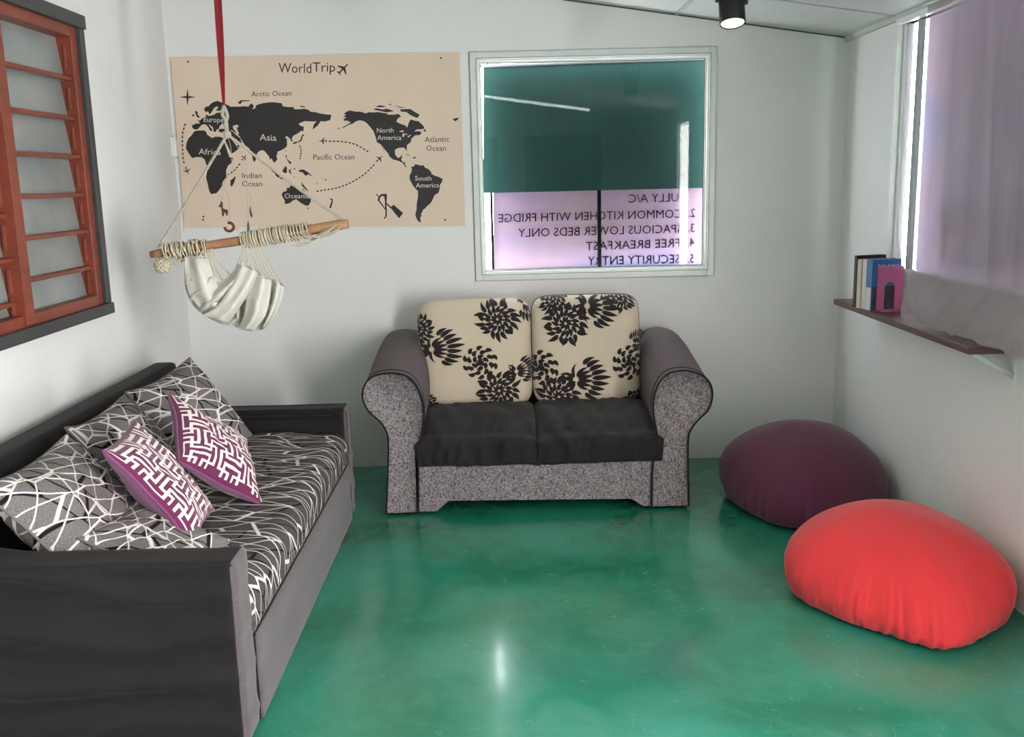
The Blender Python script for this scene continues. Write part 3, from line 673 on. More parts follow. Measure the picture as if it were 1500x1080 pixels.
# floral back cushions
def bcush(x0, x1, z0, z1, flowers, seedv, gusset):
    xc, hw, hh = (x0+x1)/2, (x1-x0)/2, (z1-z0)/2; zc = (z0+z1)/2
    Tn = .085; lean = .20
    def S(a, b, side=-1, off=0.0):
        a_ = max(-1, min(1, a)); b_ = max(-1, min(1, b))
        e = (max(0, 1-abs(a_)**5)*max(0, 1-abs(b_)**5))**.42
        rx = 1-.085*abs(b_)**9; rz = 1-.085*abs(a_)**9
        x = a_*hw*rx; z = b_*hh*rz
        d = Tn*e*(1+.07*nz(a_*1.7+seedv, b_*1.7, 2)) + .012*math.cos(a_*PI/2)*math.cos(b_*PI/2)
        y = side*(d+off*.9)
        if e < .6: x += a_*off*.8; z += b_*off*.8
        yc = 4.92+lean*(z)*.9
        return Vector((xc+x, yc+y, zc+z))
    n = 40; V = []; Fc = []
    def warp(t): return math.sin(t*PI/2)**1 if abs(t) < 1 else t
    for side in (-1, 1):
        base = len(V)
        for j in range(n+1):
            for i in range(n+1): V.append(S(warp(-1+2*i/n), warp(-1+2*j/n), side))
        for j in range(n):
            for i in range(n):
                a = base+j*(n+1)+i; q = (a, a+1, a+n+2, a+n+1); Fc.append(q if side < 0 else q[::-1])
    bm = bmesh.new(); me = bpy.data.meshes.new('back_cushion'); me.from_pydata(V, [], Fc); bm.from_mesh(me)
    bmesh.ops.remove_doubles(bm, verts=bm.verts[:], dist=.0004); bm.to_mesh(me); bm.free()
    o = link('back_cushion', me, M['cream'], ls, True)
    bm = bmesh.new()
    def petal(cx, cy, ang, r0, r1, wd, bend):
        # crop-space petal, mapped onto the cushion surface in strips
        n = 7; Lr, Cr, Rr = [], [], []
        for k in range(n+1):
            t = k/n; rr = r0+(r1-r0)*t; aa = ang+bend*t*t
            w_ = wd*math.sin(PI*min(1, .08+.92*t)**.8)**.8 if 0 < t < 1 else .02*wd
            px, py = cx+rr*math.cos(aa), cy+rr*math.sin(aa); nx_, ny_ = -math.sin(aa), math.cos(aa)
            Lr.append((px+nx_*w_, py+ny_*w_)); Cr.append((px, py)); Rr.append((px-nx_*w_, py-ny_*w_))
        def mk(row):
            out = []
            for x, y in row:
                a = -1+2*x; b = 1-2*y
                out.append(bm.verts.new(S(a, b, -1, .0018)))
            return out
        cx_ = sum(p[0] for p in Cr)/len(Cr); cy_ = sum(p[1] for p in Cr)/len(Cr)
        if not (-.02 < cx_ < 1.02 and -.02 < cy_ < 1.02): return
        A, B, D = mk(Lr), mk(Cr), mk(Rr)
        for k in range(n):
            bm.faces.new((A[k], A[k+1], B[k+1], B[k])); bm.faces.new((B[k], B[k+1], D[k+1], D[k]))
    rnd = random.Random(seedv)
    for kind, cx, cy, r, d in flowers:
        if kind == 'm':
            for k in range(9): petal(cx, cy, 2*PI*k/9+rnd.uniform(-.1, .1), r*.05, r*.36, r*.070, .4)
            for k in range(15): petal(cx, cy, 2*PI*k/15+.1+rnd.uniform(-.04, .04), r*.30, r*rnd.uniform(.64, .72), r*.092, .25)
            for k in range(20): petal(cx, cy, 2*PI*k/20+rnd.uniform(-.04, .04), r*.60, r*rnd.uniform(.92, 1.15), r*.108, rnd.choice((-.15, .2)))
        elif kind == 'f':
            for k in range(6): a = -1.0+2.0*k/5; petal(cx, cy, d+a*1.0, r*.08, r*(.54-.06*abs(a)), r*.055, -.30*a)
            for k in range(9): a = -1+2*k/8; petal(cx, cy, d+a*1.0, r*.46, r*(1.0-.18*abs(a)+rnd.uniform(-.05, .05)), r*.068, -.22*a)
            for k in range(7): petal(cx, cy, d+PI+(-1+2*k/6)*1.25, r*.06, r*rnd.uniform(.36, .5), r*.048, rnd.choice((-.5, .5)))
        else:
            for ring, (r0, nn) in enumerate(((.08, 3), (.34, 6), (.62, 8), (.86, 10))):
                for k in range(nn):
                    a = 2*PI*k/nn+ring*.5; hx, hy = cx+r*r0*math.cos(a), cy+r*r0*math.sin(a)
                    petal(hx, hy, a+.75, -r*.17, r*.24, r*.120, .6)
    pr = from_bm('floral_print', bm, M['flock'], o, False); pr['kind'] = 'stuff'; pr['label'] = 'black chrysanthemum flower print'
    # piping round the seam
    ring = []
    for k in range(4):
        for t in range(20):
            q = math.sin((-1+2*t/20)*PI/2); a_, b_ = ((q, -1), (1, q), (-q, 1), (-1, -q))[k]; ring.append(S(a_, b_, -1, 0))
    tube('piping', ring, .0035, M['flock'] if gusset else M['cream'], o, 5, True)
    return o
def uvl(c, x0, x1, y0, y1, lst):
    s = 5.684; return [(k, (c+x/s-x0)/(x1-x0), (420+y/s-y0)/(y1-y0), r/s/(x1-x0), d) for k, x, y, r, d in lst]
fl1 = uvl(600, 612, 779, 433, 597, [('m', 740, 235, 180, 0), ('f', 185, 480, 285, -.15), ('m', 70, 300, 150, 0), ('r', 590, 600, 150, 0), ('m', 740, 850, 185, 0), ('f', 885, 690, 200, -.1), ('m', 110, 960, 110, 0), ('f', 1000, 90, 190, 1.2)])
fl2 = uvl(770, 779, 938, 428, 596, [('m', 330, 275, 185, 0), ('f', 510, 130, 285, .12), ('r', 120, 660, 150, 0), ('f', 400, 760, 300, -.05), ('m', 260, 915, 185, 0), ('r', 850, 630, 145, 0), ('m', 220, 70, 120, 0), ('m', 800, 60, 130, 0), ('f', 920, 470, 130, -1.4), ('m', 900, 990, 110, 0)])
a = aty(612, 515, 4.88).x; m_ = aty(779, 515, 4.88).x; b = aty(938, 515, 4.88).x
bcush(a, m_-.002, .415, .955, fl1, 3, False); bcush(m_+.002, b, .415, .965, fl2, 8, True)

# ------------------------------------------------------------------ black daybed sofa
DX0, DX1, DY0, DY1 = -1.665, -.745, 2.465, 4.50
db = empty('daybed_sofa', (-1.2, 3.48, 0)); tag(db, 'long black fabric daybed with box arms along the wall under the louvre window', 'sofa')
def wrinkled_box(name, lo, hi, mat, parent, amp=.012, seed=0, cuts=.03, dirn='z', bev=.025, mats=None):
    bm = bmesh.new(); bx(bm, lo, hi, bev, 3)
    # slice into a regular lattice so the folds have geometry
    for ax in range(3):
        d = hi[ax]-lo[ax]; n = max(1, int(d/cuts))
        nrm = Vector([1 if i == ax else 0 for i in range(3)])
        for k in range(1, n):
            co = Vector(lo); co[ax] = lo[ax]+d*k/n
            bmesh.ops.bisect_plane(bm, geom=bm.verts[:]+bm.edges[:]+bm.faces[:], plane_co=co, plane_no=nrm)
    bm.normal_update()
    disp = {}
    for v in bm.verts:
        x, y, z = v.co
        s = z*13+seed+.8*nz(x*1.6+seed, y*1.6, z*2)+.25*x
        h = .9*(1-2*abs(math.sin(s*1.7+1.1*nz(x*1.8, y*1.8, z*4+seed)))**.7)+.7*nz(x*2.5, y*2.5, z*17+seed)+.35*nz(x*9, y*9, z*26+seed)
        k = min(1, (v.co.z-lo[2])/.06) if lo[2] < .02 else 1
        ex = max(0, min(1, (min(x-lo[0], hi[0]-x)-.012)/.07)) if dirn == 'z' else 1
        k *= .12+.88*ex
        disp[v] = v.normal*h*amp*k*(.35 if abs(v.normal.z) > .7 else 1)
    for v, d in disp.items(): v.co += d
    for f in bm.faces:
        f.smooth = True
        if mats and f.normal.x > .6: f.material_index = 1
    return from_bm(name, bm, mats or mat, parent, True)
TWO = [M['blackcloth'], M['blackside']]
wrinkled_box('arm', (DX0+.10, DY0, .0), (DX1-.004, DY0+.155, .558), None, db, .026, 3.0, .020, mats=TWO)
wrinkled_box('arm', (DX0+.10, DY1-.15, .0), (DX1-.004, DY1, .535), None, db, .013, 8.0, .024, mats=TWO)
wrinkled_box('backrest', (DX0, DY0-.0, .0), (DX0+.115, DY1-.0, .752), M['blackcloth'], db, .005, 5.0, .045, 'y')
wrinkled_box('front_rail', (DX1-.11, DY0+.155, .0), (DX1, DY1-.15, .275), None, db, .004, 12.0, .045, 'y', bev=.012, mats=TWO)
box('base_platform', (DX0+.1, DY0+.14, .02), (DX1-.10, DY1-.14, .255), M['blackcloth'], db, .004)
# mattress with printed cover, UVs in metres unrolled over the front edge
def mattress():
    y0, y1, x0, x1, z0, z1 = DY0+.162, DY1-.157, DX0+.125, DX1-.004, .262, .425
    R = .075; prof = [(x0, z0), (x0, z1-.02), (x0+.02, z1)]
    n = 26
    prof += [(x0+.02+(x1-R-x0-.02)*k/n, z1+.010*math.sin(PI*k/n)) for k in range(1, n+1)]
    prof += [(x1-R+R*math.sin(t), z1-R*.9+R*.9*math.cos(t)) for t in [PI/2*k/8 for k in range(1, 9)]]
    prof += [(x1-.002, z0+.03), (x1-.012, z0+.004), (x1-.03, z0)]
    s = [0]
    for k in range(1, len(prof)): s.append(s[-1]+math.hypot(prof[k][0]-prof[k-1][0], prof[k][1]-prof[k-1][1]))
    ny = 60; V = []; UV = []; Fc = []
    for j in range(ny+1):
        y = y0+(y1-y0)*j/ny
        for k, (x, z) in enumerate(prof):
            zz = z+(.006*nz(x*5, y*5, 1)+.003*nz(x*14, y*14, 3) if z > z1-.06 else 0); V.append((x, y, zz)); UV.append((y, s[k]))
    N = len(prof)
    for j in range(ny):
        for k in range(N-1): a = j*N+k; Fc.append((a, a+1, a+N+1, a+N))
        Fc.append((j*N+N-1, j*N, (j+1)*N, (j+1)*N+N-1))
    Fc.append(tuple(range(N))[::-1]); Fc.append(tuple(ny*N+k for k in range(N)))
    me = bpy.data.meshes.new('mattress'); me.from_pydata(V, [], Fc); me.update()
    uv = me.uv_layers.new(name='UVMap')
    for lp in me.loops: uv.data[lp.index].uv = UV[lp.vertex_index]
    bm = bmesh.new(); bm.from_mesh(me); bmesh.ops.recalc_face_normals(bm, faces=bm.faces[:]); bm.to_mesh(me); bm.free()
    return link('mattress', me, M['crackm'], db, True)
mattress()

# ------------------------------------------------------------------ cushions
def basis(center, normal, up):
    n = Vector(normal).normalized(); u = Vector(up); u = (u-n*u.dot(n)).normalized(); r = u.cross(n)
    return Matrix(((r.x, u.x, n.x, center[0]), (r.y, u.y, n.y, center[1]), (r.z, u.z, n.z, center[2]), (0, 0, 0, 1)))
def pillow_surface(a, b, w_, h_, T_, side, seed, bend=0.0):
    e = (max(0, 1-abs(a)**2.6)*max(0, 1-abs(b)**2.6))**.62
    x = a*w_/2*(1-.085*(1-b*b)); y = b*h_/2*(1-.085*(1-a*a))
    z = side*(T_/2*e+.004) + .010*nz(a*2.2+seed, b*2.2, seed)*e + .006*nz(a*6+seed, b*6, seed+3)*e
    z += .014*nz(a*1.3+seed, b*1.3, 9) + bend*(a*a-.3)
    return Vector((x, y, z))
PREFIX = {}
def pillow(name, center, normal, up, w_=.42, h_=.42, T_=.15, seed=0, fret=False, label='', uvo=(0, 0), bend=0.0, group=None, spin=0.0):
    Mx = basis(center, normal, up) @ Matrix.Rotation(spin, 4, 'Z')
    n = 104 if fret else 40
    V = []; Fc = []; UV = []; mi = []
    for side in (1, -1):
        base = len(V)
        for j in range(n+1):
            for i in range(n+1):
                a, b = -1+2*i/n, -1+2*j/n
                V.append(Mx @ pillow_surface(a, b, w_, h_, T_, side, seed, bend)); UV.append((a*w_/2*1.1+uvo[0], b*h_/2*1.1+uvo[1]+(side < 0)*2))
        for j in range(n):
            for i in range(n):
                q = base+j*(n+1)+i; f = (q, q+1, q+n+2, q+n+1); Fc.append(f if side > 0 else f[::-1])
                if fret: mi.append((1 if fretmask(i, j, n) else 0) if side > 0 else 2)
    me = bpy.data.meshes.new('cushion_cover'); me.from_pydata(V, [], Fc); me.update()
    uv = me.uv_layers.new(name='UVMap')
    for lp in me.loops: uv.data[lp.index].uv = UV[lp.vertex_index]
    if fret:
        for p, m in zip(me.polygons, mi): p.material_index = m
    bm = bmesh.new(); bm.from_mesh(me); bm.to_mesh(me); bm.free()
    e = empty(name, center); tag(e, label, 'cushion', group)
    link('cushion_cover', me, [M['plum'], M['fretwhite'], M['plumback']] if fret else M['crack'], e, True)
    rim = []
    for k in range(4):
        for t in range(16):
            s = -1+2*t/16; a, b = ((s, -1), (1, s), (-s, 1), (-1, -s))[k]
            rim.append(Mx @ ((pillow_surface(a, b, w_, h_, T_, 1, seed, bend)+pillow_surface(a, b, w_, h_, T_, -1, seed, bend))/2))
    tube('seam', rim, .0046, M['plumback'] if fret else M['crack'], e, 6, True)
    return e
def fretmask(i, j, n):
    # interlocking I-shaped fret: white lines between plum I shapes; t = arm thickness in cells
    t = 6.6
    if i < 2 or j < 2 or i > n-3 or j > n-3: return False
    x, y = i+.5+1.7, j+.5+2.9
    def inside(x, y, shrink):
        cx, cy = round(x/(3*t)), round(y/(3*t))
        for dx in (-1, 0, 1):
            for dy in (-1, 0, 1):
                ix, iy = cx+dx, cy+dy; u, v = x-ix*3*t, y-iy*3*t
                if (ix+iy) % 2: u, v = v, u
                u, v = abs(u), abs(v)
                if (u < 2.5*t-shrink and v < .5*t-shrink) or (1.5*t+shrink < u < 2.5*t-shrink and v < 1.5*t-shrink): return True
        return False
    return not inside(x, y, 1.35)
G1 = 'grey cushions printed with white lines'
pillow('throw_cushion', (-1.335, 2.845, .575), (.74, -.06, .67), (-.67, .02, .74), .50, .45, .20, 2, label='grey line-print cushion leaning at the near arm of the daybed', group=G1, uvo=(.3, .1), bend=.03)
pillow('throw_cushion', (-1.385, 3.43, .580), (.80, -.12, .58), (-.58, .02, .80), .43, .43, .20, 5, label='grey line-print cushion in the middle of the daybed backrest', group=G1, uvo=(1.2, .5), bend=.03)
pillow('throw_cushion', (-1.345, 3.97, .605), (.74, -.36, .56), (-.56, .06, .80), .43, .43, .20, 9, label='grey line-print cushion behind the upright plum fret cushion', group=G1, uvo=(2.2, .9), bend=.03)
pillow('throw_cushion', (-1.08, 2.80, .490), (.40, -.06, .91), (-.90, .1, .40), .33, .34, .11, 12, label='grey line-print cushion lying low against the near arm of the daybed', group=G1, uvo=(3.3, .2), bend=.02)
G2 = 'plum cushions with white fret pattern'
pillow('fret_cushion', aty(236, 708, 3.02), (.79, .12, .59), (-.59, -.08, .79), .39, .41, .12, 21, True, 'plum and white fret-pattern cushion leaning forward with its plain magenta side showing', group=G2, bend=.01)
def pose_px(cx, cy, Y, a, b, size):
    f = ray(cx, cy).normalized(); r = f.cross(Vector((0, 0, 1))).normalized(); u = r.cross(f); c = aty(cx, cy, Y)
    S = size*F/(c-CAM).dot(FW)
    def vec(p, sg):
        x, y = p[0]/S, -p[1]/S; d = max(0, 1-x*x-y*y)**.5; return (x*r+y*u+sg*d*f).normalized()
    A = vec(a, 1); B = vec(b, -1); n = -A.cross(B); up = -B
    if n.dot(f) > 0: n = -n
    return c, n, up
c, nn, up = pose_px(313, 661, 3.40, (108, 56), (12, 108), .41)
pillow('fret_cushion', c, nn, up, .38, .38, .14, 31, True, 'plum and white fret-pattern cushion propped on the far cushion of the daybed', group=G2, bend=.01)
# ------------------------------------------------------------------ bean bags
def beanbag(name, outline, top, H, zt, mat, label, wr, seed, cent):
    ol = catmull([(x, y, 0) for x, y in outline], 28, True); N = len(ol); c = Vector((cent[0], cent[1], 0))
    zs = catmull([(q, 0, 0) for q in zt], 28, True)
    ap = Vector((top[0], top[1], 0)); V = []; Fc = []
    rows = [(.0, 0), (.45, 0), (.72, 0), (.84, .0)]  # underside radii factor
    m1, m2 = 8, 22
    for j in range(len(rows)):
        for k in range(N):
            p = c+(ol[k]-c)*rows[j][0]*1.0; V.append((p.x, p.y, .004+.002*j))
    for j in range(1, m1+1):
        t = j/m1
        for k in range(N):
            f = .84+.16*math.sin(t*PI/2); p = c+(ol[k]-c)*f; z = .01+zs[k].x*(1-math.cos(t*PI/2))
            rr = wr*(nz(k*.28+seed, t*1.2, 1)*.9+.6*nz(k*.65, t*.8, 7)+2.6*math.exp(-((k-66)/16)**2)*nz(k*.45, t*.6, 3))*math.sin(t*PI*.9)*.9
            p = p+(ol[k]-c).normalized()*rr; V.append((p.x, p.y, z))
    for j in range(1, m2+1):
        t = j/m2
        for k in range(N):
            ph = t*PI/2; q = math.cos(ph)**1.12; s_ = math.sin(ph)**1.12
            p = ap+(ol[k]-ap)*q; z = .01+zs[k].x+(H-.01-zs[k].x)*s_
            rr = wr*.9*(nz(k*.28+seed, 1.2+t*1.2, 1)*.9+.5*nz(k*.65, t*2, 7)+2.6*math.exp(-((k-66)/16)**2)*nz(k*.45, .54+t, 3))*math.exp(-t*5)
            d = (ol[k]-ap).normalized(); z += .007*nz(p.x*5+seed, p.y*5, 3)*(1-q) + .012*nz(p.x*2.6+seed, p.y*2.6, 8)*s_
            V.append((p.x+d.x*rr, p.y+d.y*rr, z))
    R = len(rows)+m1+m2
    for j in range(R-1):
        for k in range(N): a, b = j*N+k, j*N+(k+1) % N; Fc.append((a, b, b+N, a+N))
    me = bpy.data.meshes.new('cover'); me.from_pydata([tuple(v) for v in V], [], Fc)
    bm = bmesh.new(); bm.from_mesh(me); bmesh.ops.remove_doubles(bm, verts=bm.verts[:], dist=.0003); bmesh.ops.recalc_face_normals(bm, faces=bm.faces[:]); bm.to_mesh(me); bm.free()
    bm = bmesh.new(); bm.from_mesh(me); bmesh.ops.translate(bm, verts=bm.verts[:], vec=(-c.x, -c.y, 0)); bm.to_mesh(me); bm.free()
    e = link(name, me, mat, None, True); e.location = (c.x, c.y, 0); tag(e, label, 'bean bag')
    return e
beanbag('bean_bag', [(1.01, 3.38), (1.09, 3.17), (1.22, 3.02), (1.405, 2.885), (1.59, 2.97), (1.725, 3.10), (1.765, 3.40), (1.68, 3.66), (1.42, 3.76), (1.16, 3.66)],
    (1.39, 3.36), .345, [.12, .08, .07, .04, .08, .14, .14, .13, .13, .13], M['red'], 'red cloth bean bag slumped on the green floor against the right wall', .011, 4, (1.40, 3.35))
beanbag('bean_bag', [(1.015, 4.50), (1.07, 4.24), (1.20, 4.03), (1.42, 3.99), (1.62, 4.10), (1.76, 4.32), (1.76, 4.62), (1.62, 4.84), (1.36, 4.92), (1.12, 4.78)],
    (1.43, 4.44), .39, [.15, .08, .05, .05, .08, .10, .12, .12, .12, .14], M['purple'], 'dark aubergine bean bag by the back corner behind the red one', .008, 11, (1.40, 4.46))

# ------------------------------------------------------------------ shelf, books, bookend, curtain
SX = 1.60; SZ = .945
sh = empty('wall_shelf', (XR, 4.0, SZ-.03)); tag(sh, 'dark mahogany shelf board fixed to the right wall below the curtain', 'shelf')
box('shelf_board', (SX, 3.30, SZ-.026), (XR, 4.70, SZ), M['shelf'], sh, .003)
tube('bracket_strut', [(SX+.05, 3.36, SZ-.034), (XR-.008, 3.36, SZ-.118)], .014, M['white'], sh, 4)
box('bracket_plate', (XR-.008, 3.345, SZ-.16), (XR, 3.375, SZ-.026), M['white'], sh, .002)
box('bracket_plate', (XR-.008, 4.43, SZ-.10), (XR, 4.45, SZ-.026), M['white'], sh, .002)
a = aty(1308, 485, 4.45); box('hook', (XR-.03, 4.42, SZ-.075), (XR-.018, 4.432, SZ-.026), M['metal'], sh, .002)
def book(y0, y1, x0, x1, h, cover, label, grp='books on the wall shelf', lean=0.0):
    e = empty('book', ((x0+x1)/2, (y0+y1)/2, SZ)); tag(e, label, 'book', grp)
    t = .0022
    box('page_block', (x0+.006, y0+t, SZ+.003), (x1-.004, y1-t, SZ+h-.003), M['page'], e)
    box('front_cover', (x0, y0, SZ), (x1, y0+t, SZ+h), cover, e, .0006, 1)
    box('back_cover', (x0, y1-t, SZ), (x1, y1, SZ+h), cover, e, .0006, 1)
    box('spine', (x0-.0015, y0, SZ), (x0+.002, y1, SZ+h), cover, e, .0006, 1)
    return e
bX0 = 1.632; bX1 = 1.775
# standing in a row along the wall; spines face the room, covers face along the wall
b4 = book(4.405, 4.448, bX0, bX1, .225, M['bookblue'], 'blue-covered book standing right behind the pink bookend')
box('cover_photo', (bX0+.004, 4.4040, SZ+.002), (bX1-.004, 4.4052, SZ+.105), M['bookdark'], b4)
box('spine_panel', (bX0-.0030, 4.408, SZ), (bX0-.0012, 4.445, SZ+.10), M['bookwhite'], b4)
bm = bmesh.new()
for k, wd in enumerate((.008, .006, .007, .006, .006, 0, .008, .006, .006, .007, .004, .004, .006)):   # unreadable title, only its blocks of print show
    if wd: bx(bm, (bX0+.026+k*.0082, 4.4032, SZ+.192), (bX0+.026+k*.0082+wd*.8, 4.4050, SZ+.200+.003*((k*7) % 3 == 0)))
o = from_bm('title_print', bm, M['pale'], b4); o['kind'] = 'stuff'
BK = [b4, book(4.452, 4.482, bX0+.002, bX1-.01, .222, M['bookwhite'], 'white-spined book between the blue book and the cream one'),
    book(4.486, 4.516, bX0-.002, bX1-.012, .220, M['bookcream'], 'slim cream-spined book next to the black book'),
    book(4.520, 4.540, bX0-.004, bX1, .235, M['bookblack'], 'tall thin black book at the far end of the row on the shelf')]
# bookend
be = empty('bookend', (1.72, 4.36, SZ)); tag(be, 'pink enamelled metal bookend with an arched cut-out beside the books', 'bookend')
def plate(x0, x1, z0, z1, y0, y1, arch):
    bm = bmesh.new(); r = .012; o_ = []
    for cx, cz, a0 in ((x1-r, z1-r, 0), (x0+r, z1-r, PI/2)):
        o_ += [(cx+r*math.cos(a0+PI/2*k/5), cz+r*math.sin(a0+PI/2*k/5)) for k in range(6)]
    ax0, ax1, azc = arch; rr = (ax1-ax0)/2
    outer = [(x1, z0)]+o_+[(x0, z0)]
    inner = [(ax0, z0), (ax0, azc)]+[((ax0+ax1)/2-rr*math.cos(PI*k/12), azc+rr*math.sin(PI*k/12)) for k in range(1, 12)]+[(ax1, azc), (ax1, z0)]
    vs = [bm.verts.new((x, y0, z)) for x, z in outer+inner]
    f = bm.faces.new(vs); r_ = bmesh.ops.extrude_face_region(bm, geom=[f])
    for q in r_['geom']:
        if isinstance(q, bmesh.types.BMVert): q.co.y = y1
    bmesh.ops.recalc_face_normals(bm, faces=bm.faces[:]); return bm
from_bm('upright_plate', plate(1.655, 1.785, SZ+.003, SZ+.195, 4.398, 4.4025, (1.692, 1.744, SZ+.098)), M['pinkmetal'], be)
box('base_plate', (1.655, 4.33, SZ), (1.785, 4.40, SZ+.003), M['pinkmetal'], be, .001, 1)
PVB = Vector((1.775, 4.40, 0))
for e in BK+[be]:
    o_ = Vector(e.location)-PVB; a_ = math.radians(13); e.location = PVB+Vector((o_.x*math.cos(a_)-o_.y*math.sin(a_), o_.x*math.sin(a_)+o_.y*math.cos(a_), o_.z))+Vector((-.012, -.10, 0)); e.rotation_euler.z = a_
# curtain
cu = empty('curtain', (1.74, 3.4, RZ0)); tag(cu, 'sheer grey curtain over the right window with its hem spread on the shelf', 'curtain')
def curtain():
    nu, nv = 130, 70; V = []; Fc = []
    zt = 2.218; zs = 1.125
    for j in range(nv+1):
        v = j/nv
        for i in range(nu+1):
            u = i/nu
            if v < .72:
                t = v/.72; z = zt+(zs-zt)*t; y = 4.165-u*(1.75)+(.006*nz(0, t*14, 5) if u < .01 else 0); x = 1.757-.004*t
                y += .035*t*(1-u)*(-1)*0
                fold = .003*math.sin(u*60+2*nz(u*6, 0, 1))+.010*nz(u*14, t*.6, 2)+.012*math.exp(-((u-.31-.05*t)/.012)**2)
                x += fold*(.35+.65*t)
            else:
                t = (v-.72)/.28
                x = 1.753+(1.632-1.753)*(t**.9); z = zs+(SZ+.010-zs)*(1-(1-t)**1.25)
                y = 4.165-u*1.75 - t*.20*(1-u)*(1)
                k = math.sin(t*PI)
                x -= .012*k+ (.010*nz(u*9, t*3, 4)+.006*math.sin(u*44))*t; z += (.014*nz(u*16, t*4, 6)+.012*abs(nz(u*7, t*2, 11)))*t*(1.0)
                if t > .85: z = max(z, SZ+.006+.010*abs(nz(u*26, 3, 2))); x += .010*nz(u*30, 1, 8)
                z = max(z, SZ+.005)
            V.append((x, y, z))
    for j in range(nv):
        for i in range(nu): a = j*(nu+1)+i; Fc.append((a, a+nu+1, a+nu+2, a+1))
    return from_py('curtain_panel', V, Fc, M['sheer'], cu, True)
curtain()
tube('curtain_rod', [(1.757, 2.36, 2.222), (1.757, 4.20, 2.222)], .007, M['white'], cu, 8)

# ------------------------------------------------------------------ hanging driftwood with calico sling
YH = 3.95
HS = 3.95/3.4
def H(x, y, d=0.0): return aty(x, y, YH-d)
hg = empty('hammock_chair', H(365, 350)); tag(hg, 'folded calico hammock chair wound on a wooden bar hung from a red ribbon', 'hammock')
n = 22; st = [H(221+(510-221)*k/n, 373+(328-373)*k/n) for k in range(n+1)]
st = [p+Vector((0, .003*nz(k*.8, 1, 1), .004*nz(k*.6, 2, 2))) for k, p in enumerate(st)]
rd = [HS*(.0145+.0045*k/n)*(1+.05*nz(k*.9, 5, 5)) for k in range(n+1)]; rd[0] *= .82; rd[-1] *= .85
tube('driftwood_bar', st, rd, M['stick'], hg, 12)
axis = (st[-1]-st[0]).normalized()
def on(x, d=0.0):  # point on bar axis at pixel column x
    t = (x-221)/(510-221); return st[0].lerp(st[-1], t)
top = H(318, 0); hook = top+(top-H(327, 150)).normalized()*.0
kn = H(328, 155); dirr = (H(319, 0)-kn).normalized(); tt = (CZ(kn.x)-.01-kn.z)/dirr.z
def ribbon(off, tw):
    V = []; Fc = []; N = 24
    for k in range(N+1):
        p = kn+dirr*(tt*k/N)+Vector((off*math.sin(PI*min(1, k/N*1.0)), 0, 0)); wv = HS*.0075*(.55+.45*min(1, k/6)); a = tw*k/N
        dx = Vector((math.cos(a), math.sin(a), 0))*wv; nn = Vector((-math.sin(a), math.cos(a), 0))*.0007
        V += [p-dx-nn, p+dx-nn, p+dx+nn, p-dx+nn]
    for k in range(N):
        for i in range(4): a, b = k*4+i, k*4+(i+1) % 4; Fc.append((a, b, b+4, a+4))
    return from_py('ribbon', V, Fc, M['ribbon'], hg)
ribbon(-.006, .5); ribbon(.007, -.4)
hk = kn+dirr*tt; tube('ceiling_hook', [hk+Vector((0, 0, .02)), hk, hk+Vector((.012, 0, -.012)), hk+Vector((0, 0, -.022))], .003, M['metal'], hg, 6)
K = H(333, 197)
def twisted(name, pts, r):
    cu_ = catmull(pts, 16); bm = bmesh.new()
    for s in range(3):
        q = []
        for k, p in enumerate(cu_):
            t = (cu_[min(k+1, len(cu_)-1)]-cu_[max(k-1, 0)]).normalized(); a = t.orthogonal().normalized(); b = t.cross(a); ph = k*.9+s*2*PI/3
            q.append(p+HS*r*.55*(math.cos(ph)*a+math.sin(ph)*b))
        tube_into(bm, q, r*.62*HS, 5)
    return from_bm(name, bm, M['rope'], hg, True)
twisted('rope', [kn, H(326, 168), H(331, 178), K], .006)
twisted('rope', [H(329, 158), H(333, 170), H(330, 182), K], .0055)
bm = bmesh.new(); bmesh.ops.create_uvsphere(bm, u_segments=12, v_segments=8, radius=.016, matrix=Matrix.Translation(K)); from_bm('rope_knot', bm, M['rope'], hg, True)
for pts in ([K, H(300, 247), H(265, 306), H(232, 362)], [K, H(390, 240), H(450, 287), H(503, 324)]):
    e = [pts[0].lerp(pts[-1], t/6) for t in range(7)]; e = [p+Vector((0, 0, -.004*math.sin(PI*k/6))) for k, p in enumerate(e)]
    twisted('rope', e, .0048)
# cord coils
rnd = random.Random(5)
def coil(x0, x1, turns, R, jit, name='cord_coil'):
    bm = bmesh.new(); q = []; A = on(x0); B = on(x1); ax = (B-A).normalized(); u = ax.orthogonal().normalized(); v = ax.cross(u); m = turns*14
    for k in range(m+1):
        t = k/m; rr = HS*R*(1+.22*nz(t*turns*.7, x0, 3)); s = t+jit*nz(t*turns*.9, 7, x0)
        q.append(A.lerp(B, max(-.02, min(1.02, s)))+rr*(math.cos(2*PI*k/14)*u+math.sin(2*PI*k/14)*v))
    tube_into(bm, q, .0026*HS, 5); return from_bm(name, bm, M['cord'], hg, True)
coil(243, 306, 13, .022, .06); coil(250, 300, 9, .028, .20); coil(240, 282, 6, .030, .30)
coil(355, 425, 24, .026, .02); coil(360, 420, 14, .029, .05); coil(418, 455, 8, .028, .05)
def strand(pts, r=.0024, name='cord_strand'): return tube(name, catmull(pts, 8), r*HS, M['cord'], hg, 5)
for k in range(9):
    xa = 412+k*4.5; xb = 466+k*2.6; dep = 22-k*1.3+rnd.uniform(-2, 2)
    a, b = on(xa), on(xb); mid = [(xa*(1-t)+xb*t, 343-(xa*(1-t)+xb*t-412)*.16+dep*math.sin(PI*t)**.8) for t in (.25, .5, .75)]
    strand([a+Vector((0, -.026, 0))]+[H(x, y, .02+.004*k) for x, y in mid]+[H(xb+8, 338-k*1.3, .016)])
